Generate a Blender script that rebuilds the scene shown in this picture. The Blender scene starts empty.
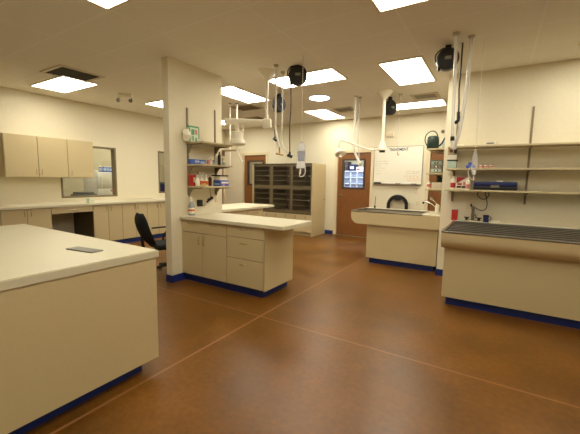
import bpy, bmesh, math, random
from mathutils import Vector, Matrix
random.seed(7)
PI = math.pi
C = bpy.context.scene.collection
SC = bpy.context.scene
ZC = 2.99          # ceiling height
XL = -7.54         # left wall face
YB = 8.113         # back wall face
XW = -3.695        # partition (wing wall) face
CT = .914          # worktop height

# ------------------------------------------------------------------ materials
def lin(c):
    return tuple(((v/255)/12.92 if v/255 <= .04045 else ((v/255+.055)/1.055)**2.4) for v in c)

MATS = {}
def mat(name, rgb, rough=.55, metal=0., noise=0., scale=8., bump=0., alpha=1., emit=0., spec=.5, coat=0., stretch=None):
    m = bpy.data.materials.new(name); m.use_nodes = True
    nt = m.node_tree; b = nt.nodes['Principled BSDF']
    c = lin(rgb) + (1,)
    b.inputs['Base Color'].default_value = c
    b.inputs['Roughness'].default_value = rough
    b.inputs['Metallic'].default_value = metal
    b.inputs['Specular IOR Level'].default_value = spec
    b.inputs['Coat Weight'].default_value = coat
    b.inputs['Alpha'].default_value = alpha
    if emit:
        b.inputs['Emission Color'].default_value = c
        b.inputs['Emission Strength'].default_value = emit
    if noise or bump:
        tc = nt.nodes.new('ShaderNodeTexCoord'); nz = nt.nodes.new('ShaderNodeTexNoise')
        nz.inputs['Scale'].default_value = scale; nz.inputs['Detail'].default_value = 4
        if stretch:
            mp = nt.nodes.new('ShaderNodeMapping'); mp.inputs['Scale'].default_value = stretch
            nt.links.new(tc.outputs['Object'], mp.inputs['Vector']); nt.links.new(mp.outputs['Vector'], nz.inputs['Vector'])
        else:
            nt.links.new(tc.outputs['Object'], nz.inputs['Vector'])
        if noise:
            rp = nt.nodes.new('ShaderNodeValToRGB')
            rp.color_ramp.elements[0].position = .3; rp.color_ramp.elements[1].position = .7
            rp.color_ramp.elements[0].color = tuple(v*(1-noise) for v in c[:3]) + (1,)
            rp.color_ramp.elements[1].color = tuple(min(1, v*(1+noise)) for v in c[:3]) + (1,)
            nt.links.new(nz.outputs['Fac'], rp.inputs['Fac']); nt.links.new(rp.outputs['Color'], b.inputs['Base Color'])
        if bump:
            bp = nt.nodes.new('ShaderNodeBump'); bp.inputs['Strength'].default_value = bump; bp.inputs['Distance'].default_value = .01
            nt.links.new(nz.outputs['Fac'], bp.inputs['Height']); nt.links.new(bp.outputs['Normal'], b.inputs['Normal'])
    MATS[name] = m
    return m

def glass_mat():
    m = bpy.data.materials.new('window_glass'); m.use_nodes = True
    nt = m.node_tree; nt.nodes.clear()
    o = nt.nodes.new('ShaderNodeOutputMaterial'); mx = nt.nodes.new('ShaderNodeMixShader')
    t = nt.nodes.new('ShaderNodeBsdfTransparent'); g = nt.nodes.new('ShaderNodeBsdfGlossy')
    t.inputs['Color'].default_value = (.9, .93, .92, 1); g.inputs['Roughness'].default_value = .03
    mx.inputs['Fac'].default_value = .06
    nt.links.new(t.outputs[0], mx.inputs[1]); nt.links.new(g.outputs[0], mx.inputs[2]); nt.links.new(mx.outputs[0], o.inputs[0])
    return m

def floor_mat():
    m = mat('stained_concrete', (128, 76, 34), .3, spec=.38)
    nt = m.node_tree; b = nt.nodes['Principled BSDF']; L = nt.links.new
    geo = nt.nodes.new('ShaderNodeNewGeometry')
    n1 = nt.nodes.new('ShaderNodeTexNoise'); n1.inputs["Scale"].default_value = 1.3; n1.inputs['Detail'].default_value = 6; n1.inputs['Roughness'].default_value = .6
    n2 = nt.nodes.new('ShaderNodeTexNoise'); n2.inputs['Scale'].default_value = 26; n2.inputs['Detail'].default_value = 5
    L(geo.outputs['Position'], n1.inputs['Vector']); L(geo.outputs['Position'], n2.inputs['Vector'])
    r1 = nt.nodes.new('ShaderNodeValToRGB'); e = r1.color_ramp.elements
    e[0].position = .3; e[0].color = lin((88, 56, 15)) + (1,)
    e[1].position = .7; e[1].color = lin((126, 80, 22)) + (1,)
    L(n1.outputs['Fac'], r1.inputs['Fac'])
    r2 = nt.nodes.new('ShaderNodeValToRGB'); e = r2.color_ramp.elements
    e[0].position = .25; e[0].color = (.72, .72, .72, 1); e[1].position = .75; e[1].color = (1.15, 1.15, 1.15, 1)
    L(n2.outputs['Fac'], r2.inputs['Fac'])
    mu = nt.nodes.new('ShaderNodeMix'); mu.data_type = 'RGBA'; mu.blend_type = 'MULTIPLY'; mu.inputs['Factor'].default_value = .8
    L(r1.outputs['Color'], mu.inputs[6]); L(r2.outputs['Color'], mu.inputs[7])
    sep = nt.nodes.new('ShaderNodeSeparateXYZ'); L(geo.outputs['Position'], sep.inputs[0])
    def line(sock, at, w):
        s = nt.nodes.new('ShaderNodeMath'); s.operation = 'SUBTRACT'; L(sock, s.inputs[0]); s.inputs[1].default_value = at
        a = nt.nodes.new('ShaderNodeMath'); a.operation = 'ABSOLUTE'; L(s.outputs[0], a.inputs[0])
        l = nt.nodes.new('ShaderNodeMath'); l.operation = 'LESS_THAN'; L(a.outputs[0], l.inputs[0]); l.inputs[1].default_value = w
        return l.outputs[0]
    j1 = line(sep.outputs[0], -2.017, .011); j2 = line(sep.outputs[1], 2.70, .008)
    mxm = nt.nodes.new('ShaderNodeMath'); mxm.operation = 'MAXIMUM'; L(j1, mxm.inputs[0]); L(j2, mxm.inputs[1])
    sc = nt.nodes.new('ShaderNodeMath'); sc.operation = 'MULTIPLY'; L(mxm.outputs[0], sc.inputs[0]); sc.inputs[1].default_value = .6
    mj = nt.nodes.new('ShaderNodeMix'); mj.data_type = 'RGBA'
    L(sc.outputs[0], mj.inputs['Factor']); L(mu.outputs[2], mj.inputs[6]); mj.inputs[7].default_value = lin((158, 112, 76)) + (1,)
    L(mj.outputs[2], b.inputs['Base Color'])
    rr = nt.nodes.new('ShaderNodeMapRange'); rr.inputs[1].default_value = .15; rr.inputs[2].default_value = .85; rr.inputs[3].default_value = .24; rr.inputs[4].default_value = .42
    L(n1.outputs['Fac'], rr.inputs[0]); L(rr.outputs[0], b.inputs['Roughness'])
    bp = nt.nodes.new('ShaderNodeBump'); bp.inputs['Strength'].default_value = .12; bp.inputs['Distance'].default_value = .01
    L(n2.outputs['Fac'], bp.inputs['Height']); L(bp.outputs['Normal'], b.inputs['Normal'])
    return m

def ceiling_mat():
    m = mat('acoustic_tile', (214, 198, 168), .9)
    nt = m.node_tree; b = nt.nodes['Principled BSDF']; L = nt.links.new
    geo = nt.nodes.new('ShaderNodeNewGeometry'); sep = nt.nodes.new('ShaderNodeSeparateXYZ'); L(geo.outputs['Position'], sep.inputs[0])
    def grid(sock, off, pitch, w):
        a = nt.nodes.new('ShaderNodeMath'); a.operation = 'SUBTRACT'; L(sock, a.inputs[0]); a.inputs[1].default_value = off
        d = nt.nodes.new('ShaderNodeMath'); d.operation = 'DIVIDE'; L(a.outputs[0], d.inputs[0]); d.inputs[1].default_value = pitch
        f = nt.nodes.new('ShaderNodeMath'); f.operation = 'FRACT'; L(d.outputs[0], f.inputs[0])
        l = nt.nodes.new('ShaderNodeMath'); l.operation = 'LESS_THAN'; L(f.outputs[0], l.inputs[0]); l.inputs[1].default_value = w/pitch
        return l.outputs[0]
    gx = grid(sep.outputs[0], -20.45, 1.15, .022); gy = grid(sep.outputs[1], -20.53, .575, .022)
    mx = nt.nodes.new('ShaderNodeMath'); mx.operation = 'MAXIMUM'; L(gx, mx.inputs[0]); L(gy, mx.inputs[1])
    nz = nt.nodes.new('ShaderNodeTexNoise'); nz.inputs['Scale'].default_value = 60; L(geo.outputs['Position'], nz.inputs['Vector'])
    rp = nt.nodes.new('ShaderNodeValToRGB'); e = rp.color_ramp.elements
    e[0].color = lin((232, 227, 214)) + (1,); e[1].color = lin((240, 235, 222)) + (1,)
    L(nz.outputs['Fac'], rp.inputs['Fac'])
    mj = nt.nodes.new('ShaderNodeMix'); mj.data_type = 'RGBA'; L(mx.outputs[0], mj.inputs['Factor'])
    L(rp.outputs['Color'], mj.inputs[6]); mj.inputs[7].default_value = lin((241, 237, 226)) + (1,)
    L(mj.outputs[2], b.inputs['Base Color'])
    iv = nt.nodes.new('ShaderNodeMath'); iv.operation = 'SUBTRACT'; iv.inputs[0].default_value = 1; L(mx.outputs[0], iv.inputs[1])
    bp = nt.nodes.new('ShaderNodeBump'); bp.inputs['Strength'].default_value = .35; bp.inputs['Distance'].default_value = .006
    L(mx.outputs[0], bp.inputs['Height']); L(bp.outputs['Normal'], b.inputs['Normal'])
    return m

M_floor = floor_mat(); M_ceil = ceiling_mat(); M_glass = glass_mat()
M_wall = mat('painted_wall', (226, 217, 191), .75, noise=.02, scale=30, bump=.06)
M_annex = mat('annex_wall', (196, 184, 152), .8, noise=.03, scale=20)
M_blue = mat('blue_rubber_base', (24, 46, 118), .42, noise=.06, scale=12)
M_lam = mat('tan_laminate', (198, 180, 138), .5, noise=.035, scale=10, stretch=(30, 30, 3))
M_lamd = mat('gap_shade_carcass', (92, 80, 54), .55, noise=.03, scale=10)  # carcass darkened so the gaps between door fronts read as shade
M_top = mat('cream_worktop', (208, 200, 172), .42, noise=.03, scale=120)
M_chrome = mat('brushed_nickel', (200, 192, 172), .25, 1., noise=.03, scale=40)
M_steel = mat('stainless_steel', (150, 146, 136), .33, 1., noise=.08, scale=20, stretch=(2, 40, 40))
M_steeld = mat('dark_steel_grate', (64, 57, 47), .5, .3, noise=.2, scale=25)
M_basin = mat('gap_shade_basin', (22, 20, 17), .6, noise=.1, scale=20)  # shade between the grate slats painted into the basin colour
M_black = mat('black_plastic', (20, 20, 21), .45, noise=.1, scale=30)
M_fabric = mat('black_fabric', (22, 22, 23), .9, noise=.25, scale=160, bump=.2)
M_rubber = mat('black_corrugated_rubber', (34, 32, 28), .6, noise=.15, scale=30)
M_white = mat('white_plastic', (238, 232, 212), .4, noise=.02, scale=20)
M_hose = mat('white_rubber_hose', (236, 232, 220), .4, noise=.02, scale=30)
M_clear = mat('clear_plastic_tube', (232, 230, 222), .2, noise=.02, scale=30, alpha=.55)
M_bag = mat('clear_vinyl_bag', (246, 246, 248), .15, noise=.05, scale=18, alpha=.2)
M_bagwhite = mat('bluish_bag_filling', (150, 158, 184), .2, noise=.2, scale=14, alpha=.75)
M_baglabel = mat('white_bag_film', (248, 247, 244), .3, noise=.02, scale=14, alpha=.9)
M_brass = mat('brass', (186, 148, 84), .3, .9, noise=.05, scale=30)
M_wood = mat('stained_oak', (130, 82, 38), .45, noise=.16, scale=6, stretch=(14, 14, 1))
M_case = mat('cream_door_casing', (222, 206, 170), .55, noise=.02, scale=20)
M_dkframe = mat('dark_window_frame', (66, 52, 42), .5, noise=.08, scale=20)
M_winframe = mat('grey_window_frame', (124, 108, 82), .5, noise=.06, scale=20)
M_cage = mat('cage_interior', (40, 34, 27), .6, noise=.15, scale=6)
M_cagefr = mat('cage_steel_frame', (124, 112, 86), .45, .35, noise=.06, scale=14)
M_bar = mat('cage_bar', (120, 108, 86), .4, .6, noise=.06, scale=30)
M_std = mat('shelf_standard_metal', (136, 124, 98), .45, .4, noise=.06, scale=40)
M_shelf = mat('cream_shelf_laminate', (188, 172, 134), .5, noise=.03, scale=40)
M_lamp = mat('lit_diffuser', (254, 248, 229), .6, emit=9.)
M_lampannex = mat('added_bright_diffuser', (254, 248, 232), .6, emit=15.)  # stronger emission for the panels added in the rooms beyond
M_solar = mat('daylight_diffuser', (232, 236, 255), .5, emit=6.)
M_cool = mat('cool_lit_diffuser', (214, 226, 255), .5, emit=50.)
M_frame = mat('white_light_frame', (226, 214, 188), .6, noise=.02, scale=30)
M_vent = mat('vent_metal', (206, 194, 166), .6, noise=.04, scale=30)
M_ventd = mat('vent_dark_duct', (52, 46, 38), .8, noise=.1, scale=30)
M_ventg = mat('grey_return_grille', (140, 124, 96), .7, noise=.05, scale=30)
M_board = mat('white_board_surface', (240, 236, 220), .25, noise=.01, scale=5)
M_alu = mat('aluminium_trim', (176, 168, 150), .35, .9, noise=.04, scale=40)
M_ink = mat('dark_blue_ink', (52, 56, 84), .6, noise=.1, scale=40)
M_inkgrey = mat('faint_grey_ink', (168, 164, 152), .6, noise=.1, scale=40)
M_inkor = mat('faint_orange_ink', (232, 180, 140), .6, noise=.1, scale=40)
M_red = mat('red_plastic', (184, 40, 28), .4, noise=.06, scale=20)
M_redb = mat('red_print', (168, 34, 48), .5, noise=.08, scale=30)
M_green = mat('green_print', (96, 158, 118), .6, noise=.15, scale=30)
M_greenpale = mat('pale_green_card', (206, 220, 196), .6, noise=.1, scale=24)
M_dgreen = mat('dark_green_plastic', (24, 46, 38), .4, noise=.12, scale=16)
M_bluebox = mat('blue_card', (70, 96, 178), .5, noise=.2, scale=20)
M_bluelt = mat('pale_blue_card', (168, 186, 220), .5, noise=.12, scale=26)
M_navy = mat('navy_plastic', (26, 34, 84), .4, noise=.1, scale=20)
M_liquid = mat('grey_blue_liquid', (146, 152, 158), .2, noise=.08, scale=12)
M_card = mat('white_card', (232, 224, 204), .6, noise=.04, scale=24)
M_grey = mat('grey_plastic', (128, 124, 112), .5, noise=.06, scale=24)
M_teal = mat('pale_teal_plastic', (168, 186, 172), .45, noise=.06, scale=24)
M_orange = mat('orange_print', (214, 96, 40), .5, noise=.1, scale=24)
M_yellow = mat('pale_yellow_print', (226, 196, 110), .5, noise=.1, scale=24)
M_brownbtl = mat('brown_bottle', (120, 72, 40), .35, noise=.1, scale=16)
M_fridge = mat('white_enamel', (214, 210, 200), .35, noise=.02, scale=12)
M_pink = mat('pink_print', (206, 130, 120), .5, noise=.1, scale=24)
M_cagewht = mat('white_cage_frame', (214, 220, 236), .4, noise=.03, scale=20)
M_cagegrey = mat('grey_cage_interior', (132, 138, 156), .5, noise=.1, scale=8)

# ------------------------------------------------------------------ mesh builder
ROOT = {}
class MB:
    def __init__(s): s.bm = bmesh.new()
    def _add(s, fn):
        t = bmesh.new(); fn(t); me = bpy.data.meshes.new('tmp'); t.to_mesh(me); t.free()
        s.bm.from_mesh(me); bpy.data.meshes.remove(me); return s
    def box(s, x0, x1, y0, y1, z0, z1, bev=0., rot=None, seg=2):
        def f(t):
            bmesh.ops.create_cube(t, size=1)
            c = Vector(((x0+x1)/2, (y0+y1)/2, (z0+z1)/2))
            for v in t.verts: v.co = Vector((v.co.x*(x1-x0), v.co.y*(y1-y0), v.co.z*(z1-z0)))
            if bev: bmesh.ops.bevel(t, geom=list(t.edges), offset=bev, segments=seg, affect='EDGES', profile=.5)
            for v in t.verts:
                if rot: v.co = rot @ v.co
                v.co += c
        return s._add(f)
    def cyl(s, p0, p1, r0, r1=None, n=16):
        p0, p1 = Vector(p0), Vector(p1); r1 = r0 if r1 is None else r1
        d = p1-p0
        def f(t):
            bmesh.ops.create_cone(t, cap_ends=True, segments=n, radius1=r0, radius2=r1, depth=d.length)
            q = d.to_track_quat('Z', 'Y').to_matrix()
            for v in t.verts: v.co = q @ v.co + (p0+p1)/2
        return s._add(f)
    def tube(s, pts, r, n=8, smooth=True, sub=5):
        pts = [Vector(p) for p in pts]
        if smooth and len(pts) > 2:
            out = []
            for i in range(len(pts)-1):
                a = pts[max(i-1, 0)]; b = pts[i]; c = pts[i+1]; d = pts[min(i+2, len(pts)-1)]
                for k in range(sub):
                    t = k/sub
                    out.append(.5*((2*b)+(c-a)*t+(2*a-5*b+4*c-d)*t*t+(3*b-a-3*c+d)*t**3))
            out.append(pts[-1]); pts = out
        rr = r if callable(r) else (lambda u: r)
        def f(t):
            rings = []; prev = None
            for i, p in enumerate(pts):
                d = (pts[min(i+1, len(pts)-1)]-pts[max(i-1, 0)])
                if d.length < 1e-9: d = Vector((0, 0, 1))
                d.normalize()
                if prev is None: u = d.orthogonal().normalized()
                else:
                    u = prev-d*prev.dot(d)
                    u = u.normalized() if u.length > 1e-6 else d.orthogonal().normalized()
                prev = u; w = d.cross(u); q = rr(i/(len(pts)-1))
                rings.append([t.verts.new(p+q*(u*math.cos(2*PI*k/n)+w*math.sin(2*PI*k/n))) for k in range(n)])
            for a, b in zip(rings, rings[1:]):
                for k in range(n): t.faces.new((a[k], a[(k+1) % n], b[(k+1) % n], b[k]))
            t.faces.new(rings[0][::-1]); t.faces.new(rings[-1])
        return s._add(f)
    def lathe(s, prof, c=(0, 0, 0), n=20, axis=None, sx=1., sy=1.):
        c = Vector(c)
        q = Vector(axis).to_track_quat('Z', 'Y').to_matrix() if axis else Matrix.Identity(3)
        def f(t):
            rings = []
            for r, z in prof:
                r = max(r, 1e-4)
                rings.append([t.verts.new(q @ Vector((sx*r*math.cos(2*PI*k/n), sy*r*math.sin(2*PI*k/n), z))+c) for k in range(n)])
            for a, b in zip(rings, rings[1:]):
                for k in range(n): t.faces.new((a[k], a[(k+1) % n], b[(k+1) % n], b[k]))
            t.faces.new(rings[0][::-1]); t.faces.new(rings[-1])
        return s._add(f)
    def prism(s, poly, vec):
        vec = Vector(vec)
        def f(t):
            a = [t.verts.new(Vector(p)) for p in poly]; b = [t.verts.new(Vector(p)+vec) for p in poly]
            t.faces.new(a[::-1]); t.faces.new(b)
            k = len(poly)
            for i in range(k): t.faces.new((a[i], a[(i+1) % k], b[(i+1) % k], b[i]))
            bmesh.ops.recalc_face_normals(t, faces=list(t.faces))
        return s._add(f)
    def ball(s, c, r, sx=1, sy=1, sz=1, n=14):
        c = Vector(c)
        def f(t):
            bmesh.ops.create_uvsphere(t, u_segments=n, v_segments=max(6, n*2//3), radius=r)
            for v in t.verts: v.co = Vector((v.co.x*sx, v.co.y*sy, v.co.z*sz))+c
        return s._add(f)
    def build(s, name, m, parent=None, world=True, smooth=40, origin=None):
        if parent is not None and world:
            inv = ROOT[parent.name].inverted()
            for v in s.bm.verts: v.co = inv @ v.co
        if origin is not None:
            for v in s.bm.verts: v.co -= Vector(origin)
        bmesh.ops.recalc_face_normals(s.bm, faces=list(s.bm.faces))
        me = bpy.data.meshes.new(name); s.bm.to_mesh(me); s.bm.free()
        if smooth:
            for p in me.polygons: p.use_smooth = True
            try: me.set_sharp_from_angle(angle=math.radians(smooth))
            except Exception: pass
        me.materials.append(m)
        o = bpy.data.objects.new(name, me); C.objects.link(o)
        if origin is not None: o.location = origin
        if parent is not None:
            o.parent = parent; ROOT[o.name] = ROOT[parent.name]
        else: ROOT[o.name] = Matrix.Translation(Vector(origin) if origin is not None else (0, 0, 0))
        return o

def thing(name, label, cat, loc, rz=0., group=None):
    o = bpy.data.objects.new(name, None); C.objects.link(o)
    o.empty_display_size = .1; o.location = loc; o.rotation_euler = (0, 0, rz)
    o['label'] = label; o['category'] = cat
    if group: o['group'] = group
    ROOT[o.name] = Matrix.Translation(loc) @ Matrix.Rotation(rz, 4, 'Z')
    return o
def tag(o, label, cat, group=None):
    o['label'] = label; o['category'] = cat
    if group: o['group'] = group
    return o
def struct(o): o['kind'] = 'structure'; return o
def copy_thing(root, loc, label):
    r = root.copy(); C.objects.link(r); r.location = loc; r['label'] = label
    for ch in list(root.children):
        c = ch.copy(); C.objects.link(c); c.parent = r
        for g in list(ch.children):
            d = g.copy(); C.objects.link(d); d.parent = c
    return r
def text_part(name, body, size, loc, rot, m, parent, sx=1.):
    cu = bpy.data.curves.new('txt', 'FONT'); cu.body = body; cu.size = size; cu.extrude = .0012; cu.offset = .0016
    cu.align_x = 'LEFT'; to = bpy.data.objects.new('txt', cu); C.objects.link(to)
    dg = bpy.context.evaluated_depsgraph_get(); dg.update()
    me = bpy.data.meshes.new_from_object(to.evaluated_get(dg))
    bpy.data.objects.remove(to); bpy.data.curves.remove(cu)
    mtx = ROOT[parent.name].inverted() @ Matrix.Translation(loc) @ rot.to_4x4() @ Matrix.Diagonal((sx, 1, 1, 1))
    me.transform(mtx); me.materials.clear(); me.materials.append(m); me.name = name
    o = bpy.data.objects.new(name, me); C.objects.link(o); o.parent = parent; ROOT[o.name] = ROOT[parent.name]
    return o

# ------------------------------------------------------------------ room shell
def holed_wall(name, axis, f0, f1, u0, u1, w0, w1, holes, m):
    """axis 'y': wall spans x=u, thickness y f0..f1; axis 'x': spans y=u."""
    b = MB(); us = sorted({u0, u1, *[h[0] for h in holes], *[h[1] for h in holes]})
    for a, c in zip(us, us[1:]):
        hs = sorted([h for h in holes if h[0] <= a+1e-6 and h[1] >= c-1e-6], key=lambda h: h[2])
        z = w0
        for h in hs+[(0, 0, w1, w1)]:
            if h[2] > z+1e-6:
                if axis == 'y': b.box(a, c, f0, f1, z, h[2])
                else: b.box(f0, f1, a, c, z, h[2])
            z = max(z, h[3])
    return struct(b.build(name, m, smooth=0))

XR = 3.0; YF = -2.6
struct(MB().box(-10.6, XR+.2, YF-.2, 11.0, -.12, 0).build('floor', M_floor, smooth=0))
struct(MB().box(-10.6, XR+.2, YF-.2, 11.0, ZC, ZC+.12).build('ceiling', M_ceil, smooth=0))
D1 = (-6.72, -5.88, 0, 2.165); D2 = (-3.56, -2.67, 0, 2.155); D3 = (-1.30, -.42, 0, 2.13)
holed_wall('wall_back', 'y', YB, YB+.14, XL-.14, XR, 0, ZC, [D1, D2, D3], M_wall)
W1 = (3.30, 4.48, .985, 2.10); W2 = (5.61, 6.25, 1.03, 2.125); D4 = (7.10, 8.045, 0, 2.10)
holed_wall('wall_left', 'x', XL-.14, XL, YF, YB, 0, ZC, [W1, W2, D4], M_wall)
struct(MB().box(XR, XR+.14, YF, YB, 0, ZC).build('wall_right', M_wall, smooth=0))
struct(MB().box(XL, XR, YF-.14, YF, 0, ZC).build('wall_front', M_wall, smooth=0))
struct(MB().box(-3.81, XW, 2.93, 3.915, 0, ZC).build('wall_partition', M_wall, smooth=0))
struct(MB().box(-.694, XR, 5.494, 5.614, 0, ZC).build('wall_right_front', M_wall, smooth=0))
struct(MB().box(-.694, -.574, 5.614, 6.62, 0, ZC).build('wall_right_side', M_wall, smooth=0))
# rooms seen through the windows and doors
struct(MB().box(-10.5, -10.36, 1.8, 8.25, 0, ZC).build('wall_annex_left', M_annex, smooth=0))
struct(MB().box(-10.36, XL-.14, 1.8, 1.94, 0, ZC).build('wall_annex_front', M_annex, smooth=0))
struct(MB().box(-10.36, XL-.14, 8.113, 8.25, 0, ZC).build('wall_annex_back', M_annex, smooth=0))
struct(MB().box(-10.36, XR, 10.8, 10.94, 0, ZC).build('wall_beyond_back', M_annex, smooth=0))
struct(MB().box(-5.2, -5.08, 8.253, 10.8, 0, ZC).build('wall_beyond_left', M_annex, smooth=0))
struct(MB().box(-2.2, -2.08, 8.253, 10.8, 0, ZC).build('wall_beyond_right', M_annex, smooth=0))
# blue rubber baseboards
def base(name, *bx):
    b = MB()
    for q in bx: b.box(*q, 0, .1)
    return struct(b.build(name, M_blue, smooth=0))
base('baseboard_back', (-3.885, -3.65, YB-.008, YB), (-2.58, -1.38, YB-.008, YB), (-7.52, -6.80, YB-.008, YB))
base('baseboard_left', (XL, XL+.008, 6.02, 7.02), (XL, XL+.008, -2.5, .98), (XL, XL+.008, 2.79, 3.48))
base('baseboard_partition', (-3.818, XW+.008, 2.922, 2.93), (XW, XW+.008, 2.93, 3.17), (-3.818, -3.81, 2.93, 3.915))
base('baseboard_right', (-.702, -.35, 5.486, 5.494), (-.702, -.694, 5.494, 5.55))

def window_on_left(name, w, mull=False):
    y0, y1, z0, z1 = w
    b = MB(); t = .035
    b.box(XL-.14, XL+.006, y0, y0+t, z0, z1).box(XL-.14, XL+.006, y1-t, y1, z0, z1)
    b.box(XL-.14, XL+.006, y0+t, y1-t, z0, z0+t).box(XL-.14, XL+.006, y0+t, y1-t, z1-t, z1)
    fr = struct(b.build(name, M_winframe, smooth=0))
    p = MB().box(XL-.075, XL-.067, y0+t, y1-t, z0+t, z1-t).build('window_pane', M_glass, fr, smooth=0)
window_on_left('window_1', W1); window_on_left('window_2', W2)

def door_back(name, d, win=None, handle=None):
    x0, x1, z0, z1 = d
    t = .075; b = MB()
    b.box(x0-t, x0, YB-.018, YB+.14, 0, z1+t).box(x1, x1+t, YB-.018, YB+.14, 0, z1+t).box(x0, x1, YB-.018, YB+.14, z1, z1+t)
    ca = struct(b.build(name, M_case, smooth=0))
    y0, y1 = YB+.02, YB+.065
    g = .006
    b = MB(); X0, X1, Z1 = x0+g, x1-g, z1-g
    if win:
        a, c, e, f = win
        b.box(X0, a, y0, y1, .012, Z1).box(c, X1, y0, y1, .012, Z1).box(a, c, y0, y1, .012, e).box(a, c, y0, y1, f, Z1)
    else: b.box(X0, X1, y0, y1, .012, Z1)
    lf = b.build('door_leaf', M_wood, ca, smooth=0)
    if win:
        s = .035; b = MB()
        b.box(a-.01, a+s, y0-.012, y1+.012, e-.01, f+.01).box(c-s, c+.01, y0-.012, y1+.012, e-.01, f+.01)
        b.box(a+s, c-s, y0-.012, y1+.012, e-.01, e+s).box(a+s, c-s, y0-.012, y1+.012, f-s, f+.01)
        b.build('window_frame', M_dkframe, lf, smooth=0)
        MB().box(a+s, c-s, y0+.018, y0+.026, e+s, f-s).build('door_glass', M_glass, lf, smooth=0)
    if handle:
        hx, hz, dr = handle; b = MB()
        b.cyl((hx, y0, hz), (hx, y0-.012, hz), .03).cyl((hx, y0-.012, hz), (hx, y0-.05, hz), .011)
        b.tube([(hx, y0-.05, hz), (hx+dr*.05, y0-.052, hz), (hx+dr*.11, y0-.046, hz-.006)], .0095)
        b.build('door_handle', M_chrome, lf)
    return ca
door_back('door_1', D1, (-6.60, -5.98, 1.26, 2.0))
door_back('door_2', D2, (-3.43, -2.83, 1.24, 1.99), (-3.49, 1.06, 1))
door_back('door_3', D3)
b = MB(); t = .075
b.box(XL-.14, XL+.018, D4[0]-t, D4[0], 0, 2.1+t).box(XL-.14, XL+.018, D4[1], YB, 0, 2.1+t).box(XL-.14, XL+.018, D4[0], D4[1], 2.1, 2.1+t)
d4 = struct(b.build('door_4', M_case, smooth=0))
MB().box(XL-.06, XL-.015, D4[0]+.006, D4[1]-.006, .012, 2.094).build('door_leaf', M_wood, d4, smooth=0)
struct(MB().box(D2[0], D2[1], YB-.03, YB+.02, 0, .012).build('trim_threshold', M_alu, smooth=0))

# ------------------------------------------------------------------ ceiling fittings
def light_thing(cx, cy, along, label, m=None, name='ceiling_light'):
    hx, hy = (.555, .26) if along == 'x' else (.26, .555)
    t = thing(name, label, 'ceiling light', (cx, cy, ZC), 0, 'rectangular ceiling light panels')
    f = .028; z0, z1 = ZC-.012, ZC
    b = MB()
    b.box(cx-hx-f, cx-hx, cy-hy-f, cy+hy+f, z0, z1).box(cx+hx, cx+hx+f, cy-hy-f, cy+hy+f, z0, z1)
    b.box(cx-hx, cx+hx, cy-hy-f, cy-hy, z0, z1).box(cx-hx, cx+hx, cy+hy, cy+hy+f, z0, z1)
    b.build('frame', M_frame, t, smooth=0)
    MB().box(cx-hx, cx+hx, cy-hy, cy+hy, ZC-.008, ZC-.001).build('diffuser', m or M_lamp, t, smooth=0)
    return t
for q in [
    (-2.61, 4.62, 'x', 'large lit ceiling panel at the top middle, behind the nearest cord reel'),
    (-4.15, 4.905, 'y', 'lit ceiling panel just right of the partition wall, above the left exam lamp'),
    (-1.17, 5.06, 'y', 'lit ceiling panel at the top right, just left of the top right cord reel'),
    (-1.52, 7.20, 'x', 'lit ceiling panel behind the right cord reel, above the whiteboard'),
    (-3.55, 7.27, 'y', 'lit ceiling panel beyond the round light, above the cage bank'),
    (-5.85, 4.75, 'x', 'lit ceiling panel cut off by the left side of the partition wall'),
    (-6.40, 2.94, 'x', 'lit ceiling panel at the far left edge beside the dark vent'),
    (-6.20, 7.02, 'x', 'lit ceiling panel far back near the corner, low behind the exam lamp arm'),
    (-2.61, 1.60, 'x', 'added ceiling panel above the floor between the camera and the peninsula'),  # added panels with no known fitting, for even light in the room
    (-.75, 2.60, 'y', 'added ceiling panel in the foreground on the right'),
    (.95, 4.40, 'y', 'added ceiling panel above the right tub'),
    (-.6, .1, 'x', 'added ceiling panel directly above the camera'),
    (1.7, 1.4, 'y', 'added ceiling panel to the right of the camera'),
    (1.4, 7.1, 'x', 'added ceiling panel in the bay behind the right wall'),
    (-8.35, 4.3, 'y', 'added unseen ceiling panel in the room behind the left windows', M_lampannex),  # unseen panels added to brighten the rooms behind windows and door
    (-9.3, 6.4, 'y', 'added unseen ceiling panel deeper in the room behind the left windows', M_lampannex),
    (-7.0, 9.4, 'x', 'added unseen ceiling panel in the room behind the far left door', M_lampannex),
]: light_thing(*q)
light_thing(-3.4, 9.0, 'x', 'cool white ceiling panel in the room behind the middle door', M_cool)

t = thing('round_skylight', 'round bluish white ceiling light in the middle of the room', 'ceiling light', (-2.95, 5.76, ZC))
MB().lathe([(.2, ZC-.012), (.215, ZC-.012), (.22, ZC-.001), (.2, ZC-.001)], (-2.95, 5.76, 0), 32).build('ring', M_frame, t)
MB().lathe([(.03, ZC-.045), (.12, ZC-.035), (.19, ZC-.014), (.19, ZC-.002)], (-2.95, 5.76, 0), 32).build('dome', M_solar, t)

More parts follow.
